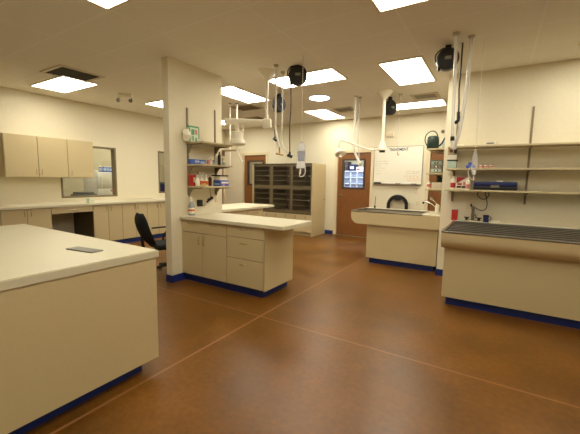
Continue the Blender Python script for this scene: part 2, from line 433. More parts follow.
def vent(cx, cy, hx, hy, label, dark=M_ventd, slat=M_vent, ang=.6, fr=M_vent):
    t = thing('ceiling_vent', label, 'vent', (cx, cy, ZC), 0, 'ceiling vents')
    f = .05; b = MB(); z0, z1 = ZC-.012, ZC
    b.box(cx-hx-f, cx-hx, cy-hy-f, cy+hy+f, z0, z1).box(cx+hx, cx+hx+f, cy-hy-f, cy+hy+f, z0, z1)
    b.box(cx-hx, cx+hx, cy-hy-f, cy-hy, z0, z1).box(cx-hx, cx+hx, cy+hy, cy+hy+f, z0, z1)
    b.build('frame', fr, t, smooth=0)
    MB().box(cx-hx, cx+hx, cy-hy, cy+hy, ZC-.003, ZC-.001).build('backing', dark, t, smooth=0)
    n = 7; b = MB()
    for k in range(n):
        y = cy-hy+(k+.5)*2*hy/n
        b.box(cx-hx, cx+hx, y-.011, y+.011, ZC-.0095, ZC-.006, rot=Matrix.Rotation(.12, 3, 'X'))
    b.build('slats', slat, t, smooth=0)
vent(-2.94, 6.95, .18, .18, 'square ceiling vent above the middle door, beside the hanging hoses')
vent(-1.20, 6.55, .18, .16, 'square ceiling vent at the upper right in front of the panel above the whiteboard')
vent(-5.62, 2.72, .27, .27, 'large dark ceiling vent at the top left edge of the room', slat=M_ventd)
vent(-4.74, 5.80, .26, .2, 'greyish ceiling grille behind the left exam lamp, nearer of two there', M_ventg, M_ventg)
vent(-5.38, 6.95, .25, .2, 'greyish ceiling grille near the back corner, farther of two behind the lamp arm', M_ventg, M_ventg)

# emergency light, on the ceiling of the left area
t = thing('emergency_light', 'small white emergency light with two lamp heads on the ceiling at left', 'emergency light', (-6.05, 3.83, ZC))
MB().box(-6.17, -5.93, 3.78, 3.88, ZC-.075, ZC, .008, rot=Matrix.Rotation(.7, 3, 'Z')).build('housing', M_white, t)
for s in (-1, 1):
    px, py = -6.05+s*.085, 3.83+s*.07
    b = MB(); b.cyl((px, py, ZC-.075), (px+.01, py-.02, ZC-.095), .012)
    b.lathe([(.012, 0), (.03, .012), (.036, .045), (.034, .05)], (px+.012, py-.022, ZC-.115), 14, axis=(.55, -.6, -.35))
    b.build('lamp_head', M_grey, t)

# ------------------------------------------------------------------ cabinetry
def bow_pull(b, p, axis, L=.1, out=(0, -1, 0), r=.0045):
    p = Vector(p); o = Vector(out)*.028
    a = Vector((1, 0, 0)) if axis == 'x' else Vector((0, 0, 1))
    b.tube([p-a*L/2, p-a*L/2*.96+o*.8, p-a*L/4+o, p+a*L/4+o, p+a*L/2*.96+o*.8, p+a*L/2], r, 6)
    return b

def cabinet(label, loc, w, d, rz, fronts, name='base_cabinet', ztop=.874, toe=.052, end_l=False, end_r=False, kick=M_blue, m=M_lam, carcass=M_lamd, h0=.1, group=None, pullmat=M_chrome, kick_end=0.):
    """local frame: x along the front, y into the cabinet, front doors face -y"""
    t = thing(name, label, 'cabinet', loc, rz, group)
    z = loc[2]
    th = .018
    MB().box(0, w, th+.002, d, h0, ztop).build('carcass', carcass, t, False, smooth=0)
    MB().box(0, w-kick_end, toe, d-.02, 0, h0).build('toe_kick', kick, t, False, smooth=0)
    if end_r: MB().box(w, w+.012, 0, d, h0, ztop).build('end_panel', m, t, False, smooth=0)
    for kind, x0, x1, z0, z1, pulls in fronts:
        g = .004
        f = MB().box(x0+g, x1-g, 0, th, z0+g, z1-g, .0015, seg=1).build('door' if kind == 'door' else 'drawer', m, t, False, smooth=0)
        for (ax, px, pz) in pulls:
            bow_pull(MB(), (px, 0, pz), ax).build('handle', pullmat, f, False)
    return t

# peninsula, attached to the partition wall
PY = 3.101
cabinet('tan base cabinet with two doors under one wide drawer, against the partition wall', (XW+.002, PY, 0), .838, .645, 0, [
    ('drawer', 0, .838, .70, .870, [('x', .193, .822), ('x', .615, .826)]),
    ('door', 0, .405, .105, .70, [('z', .352, .605)]),
    ('door', .405, .838, .105, .70, [('z', .448, .602)])])
cabinet('tan three-drawer base cabinet at the free end of the peninsula', (-2.855, PY, 0), .586, .645, 0, [
    ('drawer', 0, .598, .72, .870, [('x', .28, .822)]),
    ('drawer', 0, .598, .452, .72, [('x', .28, .652)]),
    ('drawer', 0, .598, .105, .452, [('x', .28, .386)])], end_r=True, name='drawer_cabinet', kick_end=.06)
def worktop(x0, x1, y0, y1, label, corner=(), z1=CT, th=.04, r=.05):
    b = MB()
    poly = []
    for (cx, cy, sx, sy, tagc) in ((x0, y0, 1, 1, 'a'), (x1, y0, -1, 1, 'b'), (x1, y1, -1, -1, 'c'), (x0, y1, 1, -1, 'd')):
        if tagc in corner:
            a0 = {'a': PI, 'b': 1.5*PI, 'c': 0, 'd': .5*PI}[tagc]
            for k in range(7):
                a = a0+k*PI/12
                poly.append((cx+sx*r+r*math.cos(a), cy+sy*r+r*math.sin(a), z1-th))
        else: poly.append((cx, cy, z1-th))
    b.prism(poly, (0, 0, th))
    bmesh.ops.bevel(b.bm, geom=[e for e in b.bm.edges if abs(e.verts[0].co.z-z1) < 1e-5 and abs(e.verts[1].co.z-z1) < 1e-5], offset=.006, segments=2, affect='EDGES')
    o = b.build('worktop', M_top, origin=((x0+x1)/2, (y0+y1)/2, z1-th))
    return tag(o, label, 'worktop', 'cream worktops')
worktop(XW+.001, -1.976, PY-.032, 3.775, 'long cream worktop on the peninsula beside the partition wall', ('b', 'c'))
# second counter beyond
worktop(-4.75, -3.88, 3.93, 5.69, 'cream worktop end showing behind the partition, in front of the cages', ('c',))
t = cabinet('tan cabinet under the worktop behind the partition wall', (-3.93, 3.94, 0), 1.38, .78, PI/2, [
    ('door', 0, .46, .105, .87, [('z', .41, .72)]), ('door', .46, .92, .105, .87, [('z', .51, .72)]), ('drawer', .92, 1.38, .105, .87, [('x', 1.15, .8)])], end_r=True)

# left wall run, fronts face +x
LF = -6.744
def run(y0, y1, label, fr): return cabinet(label, (LF, y0, 0), y1-y0, .79, PI/2, fr, group='base cabinets along the left wall')
def two_doors(w, s):
    return [('door', 0, s, .105, .870, [('z', s-.045, .79)]), ('door', s, w, .105, .870, [('z', s+.045, .79)])]
run(3.50, 4.10, 'two-door tan base cabinet under the left window, next to the kneehole', two_doors(.6, .30))
run(4.10, 4.70, 'two-door tan base cabinet in the left run, directly behind the office chair', two_doors(.6, .31))
run(4.70, 5.29, 'two-door tan base cabinet in the left run, beside the partition edge', two_doors(.59, .295))
run(5.29, 6.0, 'tan base cabinet at the hidden far end of the left run', two_doors(.71, .355))
run(2.05, 2.77, 'two-door tan base cabinet left of the kneehole', two_doors(.72, .36))
run(1.0, 2.05, 'wide two-door tan base cabinet at the near end of the left run', two_doors(1.05, .525))
t = thing('desk_apron', 'tan apron with drawer hung under the worktop over the kneehole at far left', 'cabinet', (LF, 2.772, .754), PI/2)
MB().box(0, .726, .03, .5, .0, .12).build('drawer_box', M_lamd, t, False, smooth=0)
f = MB().box(0.002, .718, .0, .03, .0, .12).build('drawer_front', M_lam, t, False, smooth=0)
bow_pull(MB(), (.36, 0, .06), 'x').build('handle', M_chrome, f, False)
worktop(XL+.002, LF+.032, 1.0, 6.02, 'long cream worktop along the left wall under the windows')
t = cabinet('tan wall cabinet at the far left beside the window', (-7.20, 2.3, 1.405), 1.495, .335, PI/2, [
    ('door', 0, .5, .003, .745, [('z', .455, .1)]), ('door', .5, 1.0, .003, .745, [('z', .545, .1)]), ('door', 1.0, 1.495, .003, .745, [('z', 1.05, .1)])],
    name='wall_cabinet', ztop=.75, toe=.02, h0=.0, kick=M_lam, carcass=M_lam)
bpy.data.objects.remove([c for c in t.children if c.name.startswith('toe_kick')][0])

# near left counter
t = thing('base_cabinet', 'plain tan end of the near cabinet in the left foreground', 'cabinet', (-3.2, .9, 0))
MB().box(-4.3, -2.078, .32, 1.479, .1, .864).build('carcass', M_lamd, t, smooth=0)
MB().box(-4.3, -2.15, .38, 1.41, 0, .1).build('toe_kick', M_blue, t, smooth=0)
MB().box(-2.078, -2.066, .32, 1.497, .1, .864).build('end_panel', M_lam, t, smooth=0)
for k in range(4):
    f = MB().box(-4.3+k*.5545+.003, -4.3+(k+1)*.5545-.003, 1.479, 1.497, .105, .86).build('door', M_lam, t, smooth=0)
    bow_pull(MB(), (-4.3+k*.5545+(.5 if k % 2 == 0 else .055), 1.497, .76), 'z', out=(0, 1, 0)).build('handle', M_chrome, f)
worktop(-4.33, -2.058, .28, 1.517, 'cream worktop of the near left foreground counter', (), CT, .05)
tag(MB().box(-2.60, -2.33, 1.16, 1.25, CT, CT+.008, .002, rot=Matrix.Rotation(.15, 3, 'Z')).build('notepad', M_grey, origin=(-2.46, 1.2, CT)), 'small dark flat notepad on the near left worktop', 'notepad')

# ------------------------------------------------------------------ cage bank
YC = 7.368; cx0, cx1 = -5.797, -3.893
t = thing('cage_bank', 'tan bank of six dark barred animal cages against the back wall', 'cage', ((cx0+cx1)/2, YC, 0))
MB().box(cx0, cx0+.04, YC-.01, 8.09, .0, 1.860).build('side_panel', M_lam, t, smooth=0)
MB().box(cx1-.03, cx1, YC-.01, 8.09, .0, 1.860).build('side_panel', M_lam, t, smooth=0)
MB().box(cx0+.04, cx1-.03, YC-.01, 8.09, 1.838, 1.860).build('top_panel', M_cage, t, smooth=0)
MB().box(cx0+.04, cx1-.03, 8.06, 8.09, .1, 1.838).build('back_panel', M_cage, t, smooth=0)
cols = [(-5.728, -5.194), (-5.111, -4.559), (-4.489, -3.940)]
rows = [(.641, 1.205), (1.275, 1.803)]
b = MB()
xs = [cx0+.04]+[v for c in cols for v in c]+[cx1-.03]
for i in range(0, len(xs), 2): b.box(xs[i], xs[i+1], YC, 8.06, .58, 1.838)
for c in cols:
    b.box(c[0], c[1], YC, 8.06, .58, .641).box(c[0], c[1], YC, 8.06, 1.205, 1.275).box(c[0], c[1], YC, 8.06, 1.803, 1.838)
b.build('cage_frame', M_cagefr, t, smooth=0)
for c in cols:
    for r in rows:
        b = MB(); a0, a1 = c[0]+.004, c[1]-.004; z0, z1 = r[0]+.004, r[1]-.004
        y = YC-.004
        b.box(a0, a0+.014, y-.012, y, z0, z1).box(a1-.014, a1, y-.012, y, z0, z1).box(a0, a1, y-.012, y, z0, z0+.014).box(a0, a1, y-.012, y, z1-.014, z1)
        for k in range(1, 4):
            z = z0+(z1-z0)*k/4; b.cyl((a0, y-.006, z), (a1, y-.006, z), .007, n=8)
        n = 17
        for k in range(1, n):
            x = a0+(a1-a0)*k/n; b.cyl((x, y-.001, z0), (x, y-.001, z1), .0028, n=5)
        dr = b.build('cage_door', M_bar, t)
        MB().box(a1-.055, a1-.015, y-.03, y-.012, (z0+z1)/2-.02, (z0+z1)/2+.02, .004).build('latch', M_steel, dr)
MB().box(cx0+.04, cx1-.03, YC+.02, 8.06, .1, .575).build('base_carcass', M_lamd, t, smooth=0)
MB().box(cx0+.04, cx1-.03, YC+.075, 8.0, 0, .1).build('toe_kick', M_lam, t, smooth=0)
for k in range(3):
    w = (cx1-.03-cx0-.04)/3; a = cx0+.04+k*w
    f = MB().box(a+.003, a+w-.003, YC, YC+.018, .105, .555).build('drawer', M_lam, t, smooth=0)
    bow_pull(MB(), (a+w*.75, YC, .48), 'z', .07).build('handle', M_black, f)
    bow_pull(MB(), (a+w*.25, YC, .48), 'z', .07).build('handle', M_black, f)
MB().cyl((cx1, 8.0, .93), (cx1+.03, 8.0, .93), .012).build('hook', M_chrome, t)

# ------------------------------------------------------------------ tubs
def tub(name, label, x0, x1, y0, yb, yr, zt, za, cx0_, cy0, side_round, front_round, steel_end=None):
    t = thing(name, label, 'tub', ((x0+x1)/2, (y0+yr)/2, 0))
    r = .13
    if side_round:
        poly = [(x0, y0, zt-.02), (x0, y0, za+r)]
        for k in range(1, 8):
            a = PI+k*PI/14; poly.append((x0+r+r*math.cos(a), y0, za+r+r*math.sin(a)))
        poly += [(x1, y0, za), (x1, y0, zt-.02)]
        ap = MB().prism(poly, (0, .02, 0)); 
        ap.box(x0, x0+.02, y0+.02, yr, za+r, zt-.02).box(x0+r, x1, y0+.02, yr, za, za+.02)
        n = 8; pl = [(x0+r+r*math.cos(PI+k*PI/2/n), y0+.02, za+r+r*math.sin(PI+k*PI/2/n)) for k in range(n+1)]
        pl += [(x0+r+(r-.02)*math.cos(PI+k*PI/2/n), y0+.02, za+r+(r-.02)*math.sin(PI+k*PI/2/n)) for k in range(n, -1, -1)]
        ap.prism(pl, (0, yr-y0-.02, 0))
        ap.box(x0+.02, x1, yr-.02, yr, za+r, zt-.02).box(x1-.02, x1, y0+.02, yr-.02, za+.02, zt-.02)
    else:
        r = .12
        poly = [(x0, yr, zt-.02), (x0, y0, zt-.02), (x0, y0, za+r)]
        for k in range(1, 9):
            a = PI+k*PI/16; poly.append((x0, y0+r+r*math.cos(a), za+r+r*math.sin(a)))
        poly += [(x0, yr, za)]
        ap = MB().prism(poly, (.02, 0, 0)).prism([(p[0]+x1-x0-.02, p[1], p[2]) for p in poly], (.02, 0, 0))
        pl = [(x0+.02, y0, zt-.02), (x0+.02, y0, za+r)]+[(x0+.02, y0+r+r*math.cos(PI+k*PI/16), za+r+r*math.sin(PI+k*PI/16)) for k in range(1, 9)]
        q = r-.02
        pl += [(x0+.02, y0+r, za+.02)]+[(x0+.02, y0+r+q*math.cos(PI+k*PI/16), za+r+q*math.sin(PI+k*PI/16)) for k in range(7, -1, -1)]+[(x0+.02, y0+.02, zt-.02)]
        ap.prism(pl, (x1-x0-.04, 0, 0)).box(x0+.02, x1-.02, y0+r, yr, za, za+.02).box(x0+.02, x1-.02, yr-.02, yr, za+.02, zt-.02)
    ap.build('apron', M_lam, t, smooth=30)
    # rim with recessed basin and a rear deck
    xe = steel_end if steel_end else x1
    f = .035; b = MB()
    b.box(x0-.004, xe, y0-.004, y0+f, zt-.02, zt, .004).box(x0-.004, x0+f, y0+f, yb, zt-.02, zt, .004)
    b.box(xe-f, xe, y0+f, yb, zt-.02, zt, .004).box(x0-.004, xe, yb, yb+.03, zt-.02, zt, .004)
    b.build('rim', M_steel, t)
    b = MB(); zb = zt-.14
    b.box(x0+f, xe-f, y0+f, yb, zb-.01, zb).box(x0+f-.006, x0+f, y0+f, yb, zb, zt-.02).box(xe-f, xe-f+.006, y0+f, yb, zb, zt-.02)
    b.box(x0+f, xe-f, y0+f-.006, y0+f, zb, zt-.02).box(x0+f, xe-f, yb, yb+.006, zb, zt-.02)
    b.build('basin', M_steel if steel_end else M_basin, t, smooth=0)
    b = MB()
    b.box(x0, xe, yb+.03, yr, zt-.02, zt-.003)
    if xe < x1: b.box(xe, x1, y0, yr, zt-.02, zt-.003)
    b.build('deck', M_top if xe < x1 else M_white, t, smooth=0)
    MB().box(cx0_, x1-.02, cy0, yr-.02, .1, za).build('cabinet', M_lam, t, smooth=0)
    MB().box(cx0_+.045, x1-.06, cy0+.06, yr-.06, 0, .1).build('toe_kick', M_blue, t, smooth=0)
    return t
tb = tub('wash_tub', 'long tan wash tub with grey rim below the whiteboard', -2.147, -.704, 5.547, 6.22, 6.40, .925, .695, -1.872, 5.613, True, False, -.96)
MB().box(-1.872, -.72, 5.60, 5.613, .64, .695).build('upper_rail', M_lam, tb, smooth=0)
b = MB(); z = .9
for k in range(9):
    y = 5.60+k*.07; b.box(-2.11, -1.0, y, y+.02, z-.01, z)
for k in range(4):
    x = -2.0+k*.3; b.box(x, x+.012, 5.585, 6.21, z-.02, z-.01)
b.build('grate', M_std, tb, smooth=0)
tr = tub('wash_tub', 'tan wash tub with dark slatted top in the right foreground', -.484, 1.3, 4.05, 5.27, 5.49, .895, .69, -.455, 4.18, False, True)
b = MB(); z = .885
for k in range(7):
    y = 4.10+k*.168; b.box(-.448, 1.262, y, y+.105, z-.03, z, .006)
for k in range(7):
    x = -.43+k*.28; b.box(x, x+.014, 4.09, 5.265, z-.046, z-.03)
b.build('grate', M_steeld, tr, smooth=0)

# ------------------------------------------------------------------ office chair
t = thing('office_chair', 'black fabric office chair standing left of the partition wall', 'chair', (-4.17, 3.27, 0), 1.28)
b = MB().box(-.25, .24, -.24, .24, .395, .475, .038, seg=4); b.build('seat', M_fabric, t, False)
b = MB()
# backrest: padded, rounded top, leaning backwards
def back(b):
    n, m = 10, 10; grid = []
    for j in range(n+1):
        v = j/n; row = []
        w = .235*(1-abs(2*v-1)**3.2*.55); z = .455+.475*v
        x0 = -.25-.16*v-.03*math.sin(v*PI)
        for i in range(m+1):
            u = -1+2*i/m; row.append((x0-.05*(1-u*u), w*u, z))
        grid.append(row)
    return grid
g = back(b); t2 = bmesh.new(); V = []
for s, off in ((0, .035), (1, -.035)):
    V.append([[t2.verts.new((p[0]+off*(1-abs(-1+2*i/10)**4)*(1-abs(2*j/10-1)**4)+(.004 if s == 0 else -.004), p[1], p[2])) for i, p in enumerate(r)] for j, r in enumerate(g)])
for s in (0, 1):
    for j in range(10):
        for i in range(10): t2.faces.new((V[s][j][i], V[s][j][i+1], V[s][j+1][i+1], V[s][j+1][i]))
for j in range(10):
    t2.faces.new((V[0][j][0], V[0][j+1][0], V[1][j+1][0], V[1][j][0])); t2.faces.new((V[0][j][10], V[0][j+1][10], V[1][j+1][10], V[1][j][10]))
    t2.faces.new((V[0][0][j], V[0][0][j+1], V[1][0][j+1], V[1][0][j])); t2.faces.new((V[0][10][j], V[0][10][j+1], V[1][10][j+1], V[1][10][j]))
b.bm.free(); b.bm = t2; b.build('backrest', M_fabric, t, False, smooth=60)
MB().tube([(-.05, 0, .385), (-.30, 0, .37), (-.385, 0, .43), (-.40, 0, .60), (-.43, 0, .70)], .022).build('back_bar', M_black, t, False)
for s in (-1, 1):
    MB().tube([(.0, s*.2, .40), (.0, s*.29, .40), (.02, s*.295, .52), (.10, s*.29, .645), (.02, s*.29, .66), (-.16, s*.29, .655)], .013).build('armrest', M_black, t, False)
MB().cyl((0, 0, .1), (0, 0, .36), .026).box(-.1, .1, -.07, .07, .355, .398, .01).build('column', M_black, t, False)
for k in range(5):
    a = 2*PI*k/5+.55; ca, sa = math.cos(a), math.sin(a)
    l = MB().tube([(0, 0, .125), (.14*ca, .14*sa, .105), (.27*ca, .27*sa, .08)], lambda u: .024-.008*u).build('leg', M_black, t, False)
    b = MB(); c = Vector((.27*ca, .27*sa, .0)); p = Vector((-sa, ca, 0))
    for s in (-1, 1): b.cyl(c+p*.010*s+Vector((0, 0, .027)), c+p*.024*s+Vector((0, 0, .027)), .027, n=14)
    b.cyl(c+Vector((0, 0, .03)), c+Vector((0, 0, .085)), .008)
    b.build('caster', M_black, l, False)

# ------------------------------------------------------------------ partition wall shelves and what stands on them
def standard(x, y, z0, z1, label, axis='x'):
    o = MB().box(x, x+.012, y-.012, y+.012, z0, z1)
    for k in range(int((z1-z0)/.05)): o.box(x+.012, x+.0135, y-.003, y+.003, z0+.02+k*.05, z0+.04+k*.05)
    return tag(o.build('shelf_standard', M_std, origin=(x, y, z0), smooth=0), label, 'shelf standard', 'slotted metal shelf standards')
standard(XW, 3.232, 1.20, 2.40, 'slotted metal shelf standard on the partition wall, left one nearer the spray bottle')
standard(XW, 3.765, 1.20, 2.465, 'slotted metal shelf standard on the partition wall, right one near its far edge')
SH = [1.935, 1.632, 1.330]
for z, w in zip(SH, ('highest partition wall shelf, carrying the green and white box', 'middle partition wall shelf, carrying the long blue carton', 'lowest partition wall shelf, carrying the red box and spray bottles')):
    t = thing('wall_shelf', 'cream '+w, 'shelf', (-3.52, 3.495, z-.02), 0, 'cream wall shelves')
    MB().box(XW+.016, -3.36, 3.205, 3.785, z-.022, z, .003).build('board', M_shelf, t)
    for y in (3.232, 3.765):
        MB().prism([(XW+.013, y-.005, z-.023), (-3.41, y-.005, z-.023), (-3.42, y-.005, z-.034), (-3.60, y-.005, z-.045), (XW+.045, y-.005, z-.10), (XW+.03, y-.005, z-.15), (XW+.013, y-.005, z-.15)], (0, .010, 0)).build('bracket', M_std, t, smooth=0)
t = thing('wall_shelf', 'thin cream shelf just past the far edge of the partition wall', 'shelf', (-3.55, 3.93, 1.86), 0, 'cream wall shelves')
MB().box(XW-.06, -3.46, 3.916, 4.06, 1.872, 1.885).build('board', M_shelf, t, smooth=0)
MB().box(XW-.055, XW-.045, 3.916, 4.03, 1.80, 1.872).build('bracket', M_std, t, smooth=0)

def carton(name, label, cat, c, size, rz, m, bands=(), group=None):
    """box carton with printed bands: (face, a0,a1,b0,b1,material,name)"""
    t = thing(name, label, cat, c, rz, group); sx, sy, sz = size
    body = MB().box(-sx/2, sx/2, -sy/2, sy/2, 0, sz, .003).build('carton_body', m, t, False)
    e = .0012
    for (f, a0, a1, b0, b1, mm) in bands:
        A0, A1 = (a0-.5), (a1-.5)
        q = MB()
        if f == 'r': q.box(sx/2, sx/2+e, A0*sy, A1*sy, b0*sz, b1*sz)
        elif f == 'f': q.box(A0*sx, A1*sx, -sy/2-e, -sy/2, b0*sz, b1*sz)
        elif f == 't': q.box(A0*sx, A1*sx, (b0-.5)*sy, (b1-.5)*sy, sz, sz+e)
        q.build('printed_panel', mm, body, False, smooth=0)
    return t
carton('carton', 'white and green printed box on the highest partition shelf', 'box', (-3.646, 3.295, SH[0]), (.046, .18, .222), 0, M_greenpale,
       [('r', .02, .98, .9, 1, M_green), ('r', 0, .1, 0, .9, M_green), ('r', .9, 1, .25, .9, M_green), ('r', .2, .5, .45, .8, M_green), ('r', .55, .8, .5, .8, M_pink),
        ('r', .3, .42, .1, .4, M_green), ('r', .6, .75, .0, .3, M_green), ('f', 0, 1, .9, 1, M_green), ('f', .3, .7, .3, .7, M_green)])
b = MB().ball((-3.62, 3.155, SH[0]+.085), .085, .6, .62, 1.0, 16)
for v in b.bm.verts: v.co += Vector((.012*math.sin(v.co.z*60), .008*math.sin(v.co.x*70+v.co.z*40), 0)); v.co.z = max(v.co.z, SH[0]+.001)
tag(b.build('plastic_bag', M_white, origin=(-3.62, 3.155, SH[0])), 'crumpled white plastic bag beside the green and white box', 'bag')
carton('carton', 'long blue carton on the middle partition shelf', 'box', (-3.63, 3.348, SH[1]), (.06, .275, .07), 0, M_bluebox,
       [('r', .25, .55, .4, .8, M_bluelt), ('r', .62, .95, .2, .7, M_bluelt), ('t', .2, .8, .2, .7, M_bluelt)])
def bottle(label, c, r, h, m, capm, lab=None, name='bottle', group=None, capr=.45, lab_z=(.2, .6)):
    t = thing(name, label, 'bottle', c, 0, group)
    MB().lathe([(r*.9, 0), (r, .006), (r, h*.66), (r*.8, h*.76), (r*capr*.8, h*.82), (r*capr*.8, h*.86)], (0, 0, 0), 18).build('body', m, t, False)
    MB().lathe([(r*capr, h*.84), (r*capr, h*.97), (r*capr*.8, h)], (0, 0, 0), 14).build('cap', capm, t, False)
    if lab: MB().lathe([(r+.0008, h*lab_z[0]), (r+.0012, h*lab_z[0]+.002), (r+.0012, h*lab_z[1]-.002), (r+.0008, h*lab_z[1])], (0, 0, 0), 18).build('bottle_label', lab, t, False)
    return t
g = 'small bottles on the middle partition shelf'
bottle('small pinkish bottle on the middle partition shelf, next to the blue carton', (-3.58, 3.515, SH[1]), .024, .09, M_pink, M_card, None, group=g)
bottle('small red capped bottle on the middle partition shelf, third thing from the left', (-3.58, 3.562, SH[1]), .022, .085, M_card, M_red, None, group=g)
bottle('teal bottle lying low on the middle partition shelf before the white bottle', (-3.58, 3.615, SH[1]), .028, .075, M_teal, M_dgreen, None, group=g)
bottle('tall white bottle on the middle partition shelf', (-3.59, 3.68, SH[1]), .028, .175, M_white, M_white, M_card, group=g)
bottle('tall black bottle on the middle partition shelf, rightmost tall one', (-3.53, 3.685, SH[1]), .022, .205, M_black, M_black, None, group=g)
bottle('small teal jar at the right end of the middle partition shelf', (-3.50, 3.745, SH[1]), .03, .07, M_teal, M_white, None, group=g, capr=.9)
# lowest shelf
t = thing('sharps_box', 'red sharps box on the lowest partition shelf, at its left end', 'sharps container', (-3.63, 3.25, SH[2]))
MB().box(-.036, .036, -.034, .034, 0, .145, .006).build('body', M_red, t, False)
MB().box(-.038, .038, -.036, .036, .145, .157, .003).build('lid', M_red, t, False)
MB().box(.036, .0372, -.01, .026, .05, .12).build('sticker', M_card, t, False, smooth=0)
def spray(label, c, r, h, m, labm, rz, group=None, headm=M_white):
    t = thing('spray_bottle', label, 'spray bottle', c, rz, group)
    MB().lathe([(r*.92, 0), (r, .008), (r, h*.48), (r*.85, h*.58), (r*.42, h*.72), (r*.36, h*.78)], (0, 0, 0), 18).build('body', m, t, False)
    MB().lathe([(r+.0008, h*.12), (r+.0014, h*.13), (r+.0014, h*.42), (r+.0008, h*.43)], (0, 0, 0), 18).build('bottle_label', labm, t, False)
    b = MB().cyl((0, 0, h*.77), (0, 0, h*.86), r*.42)
    b.prism([(-.02, -.011, h*.85), (.045, -.011, h*.88), (.045, -.011, h*.95), (.02, -.011, h), (-.025, -.011, h*.98)], (0, .022, 0))
    b.tube([(.03, 0, h*.88), (.028, 0, h*.80), (.018, 0, h*.76)], .004)
    b.build('trigger_head', headm, t, False)
    return t
g = 'white spray bottles on the lowest partition shelf'
spray('white spray bottle on the lowest partition shelf, right beside the red sharps box', (-3.55, 3.275, SH[2]), .03, .16, M_card, M_white, -.6, g)
spray('white spray bottle with orange label, middle of three on the lowest partition shelf', (-3.55, 3.352, SH[2]), .036, .17, M_white, M_orange, -.6, g)
spray('white spray bottle with orange label, rightmost of three on the lowest partition shelf', (-3.55, 3.432, SH[2]), .034, .165, M_white, M_orange, -.6, g)
carton('carton', 'cream upright card box behind the spray bottles on the lowest partition shelf', 'box', (-3.645, 3.42, SH[2]), (.05, .11, .2), 0, M_card)
bottle('small yellow jar in front of the spray bottles on the lowest partition shelf', (-3.46, 3.31, SH[2]), .024, .05, M_yellow, M_black, None, name='jar', capr=.8)
bottle('brown bottle standing against the wall on the lowest partition shelf', (-3.64, 3.60, SH[2]), .028, .16, M_brownbtl, M_card, None)
carton('carton', 'blue and white box under the flat white box on the lowest partition shelf', 'box', (-3.49, 3.678, SH[2]), (.14, .185, .085), 0, M_bluebox,
       [('r', .15, .95, .45, .75, M_card), ('r', .3, .5, .05, .4, M_pink), ('f', .1, .9, .2, .5, M_bluelt), ('t', 0, 1, .1, .9, M_bluelt)])
carton('carton', 'flat white box lying between the blue and white box and the black tray', 'box', (-3.49, 3.668, SH[2]+.087), (.12, .16, .055), 0, M_card)
t = thing('desk_tray', 'small black tray on top of the boxes on the lowest partition shelf', 'tray', (-3.495, 3.665, SH[2]+.143))
b = MB().box(-.09, .08, -.09, .09, 0, .006).box(-.09, -.084, -.09, .09, .006, .018).box(.074, .08, -.09, .09, .006, .018).box(-.084, .074, -.09, -.084, .006, .018).box(-.084, .074, .084, .09, .006, .018)
b.build('tray_body', M_black, t, False, smooth=0)
# worktop spray bottle, phone, switch
t = spray('clear spray bottle with grey-blue liquid and orange label on the peninsula worktop', (-3.62, 3.22, CT), .043, .26, M_liquid, M_card, -.9)
MB().lathe([(.0447, .065), (.0452, .066), (.0452, .09), (.0447, .091)], (0, 0, 0), 18).build('label_stripe', M_orange, t, False)
t = thing('charger', 'black wall charger with coiled cord on the partition wall above the worktop', 'charger', (XW, 3.425, 1.03))
MB().box(XW, XW+.045, 3.385, 3.465, 1.03, 1.125, .006).build('housing', M_black, t)
MB().tube([(XW+.02, 3.455, 1.045), (XW+.03, 3.50, 1.04), (XW+.025, 3.535, 1.06)], .004).build('cord', M_black, t)
t = thing('otoscope', 'black handheld instrument hanging on the partition wall right of the charger', 'instrument', (XW, 3.62, 1.09))
MB().tube([(XW+.03, 3.56, 1.085), (XW+.032, 3.61, 1.12), (XW+.035, 3.665, 1.15)], lambda u: .014+.01*u).build('handle', M_black, t)
MB().box(XW, XW+.03, 3.60, 3.63, 1.10, 1.135).build('clip', M_black, t)
MB().tube([(XW+.012, 3.64, 1.29), (XW+.012, 3.645, 1.22), (XW+.02, 3.652, 1.155)], .003).build('cord', M_black, t)
def plate(label, x, y, z, axis, w=.07, h=.115, dark=None):
    t = thing('wall_plate', label, 'wall plate', (x, y, z), 0)
    if axis == 'x':
        MB().box(x, x+.006, y-w/2, y+w/2, z-h/2, z+h/2, .002).build('plate', M_case, t)
        MB().box(x+.006, x+.012, y-.008, y+.008, z-.015, z+.015).build('toggle', M_white, t)
    else:
        MB().box(x-w/2, x+w/2, y-.006, y, z-h/2, z+h/2, .002).build('plate', M_case, t)
        MB().box(x-.010, x+.010, y-.010, y-.006, z-.02, z+.02).build('toggle', dark or M_white, t)
    return t
plate('pale switch plate on the partition wall near its far edge', XW, 3.785, 1.13, 'x')

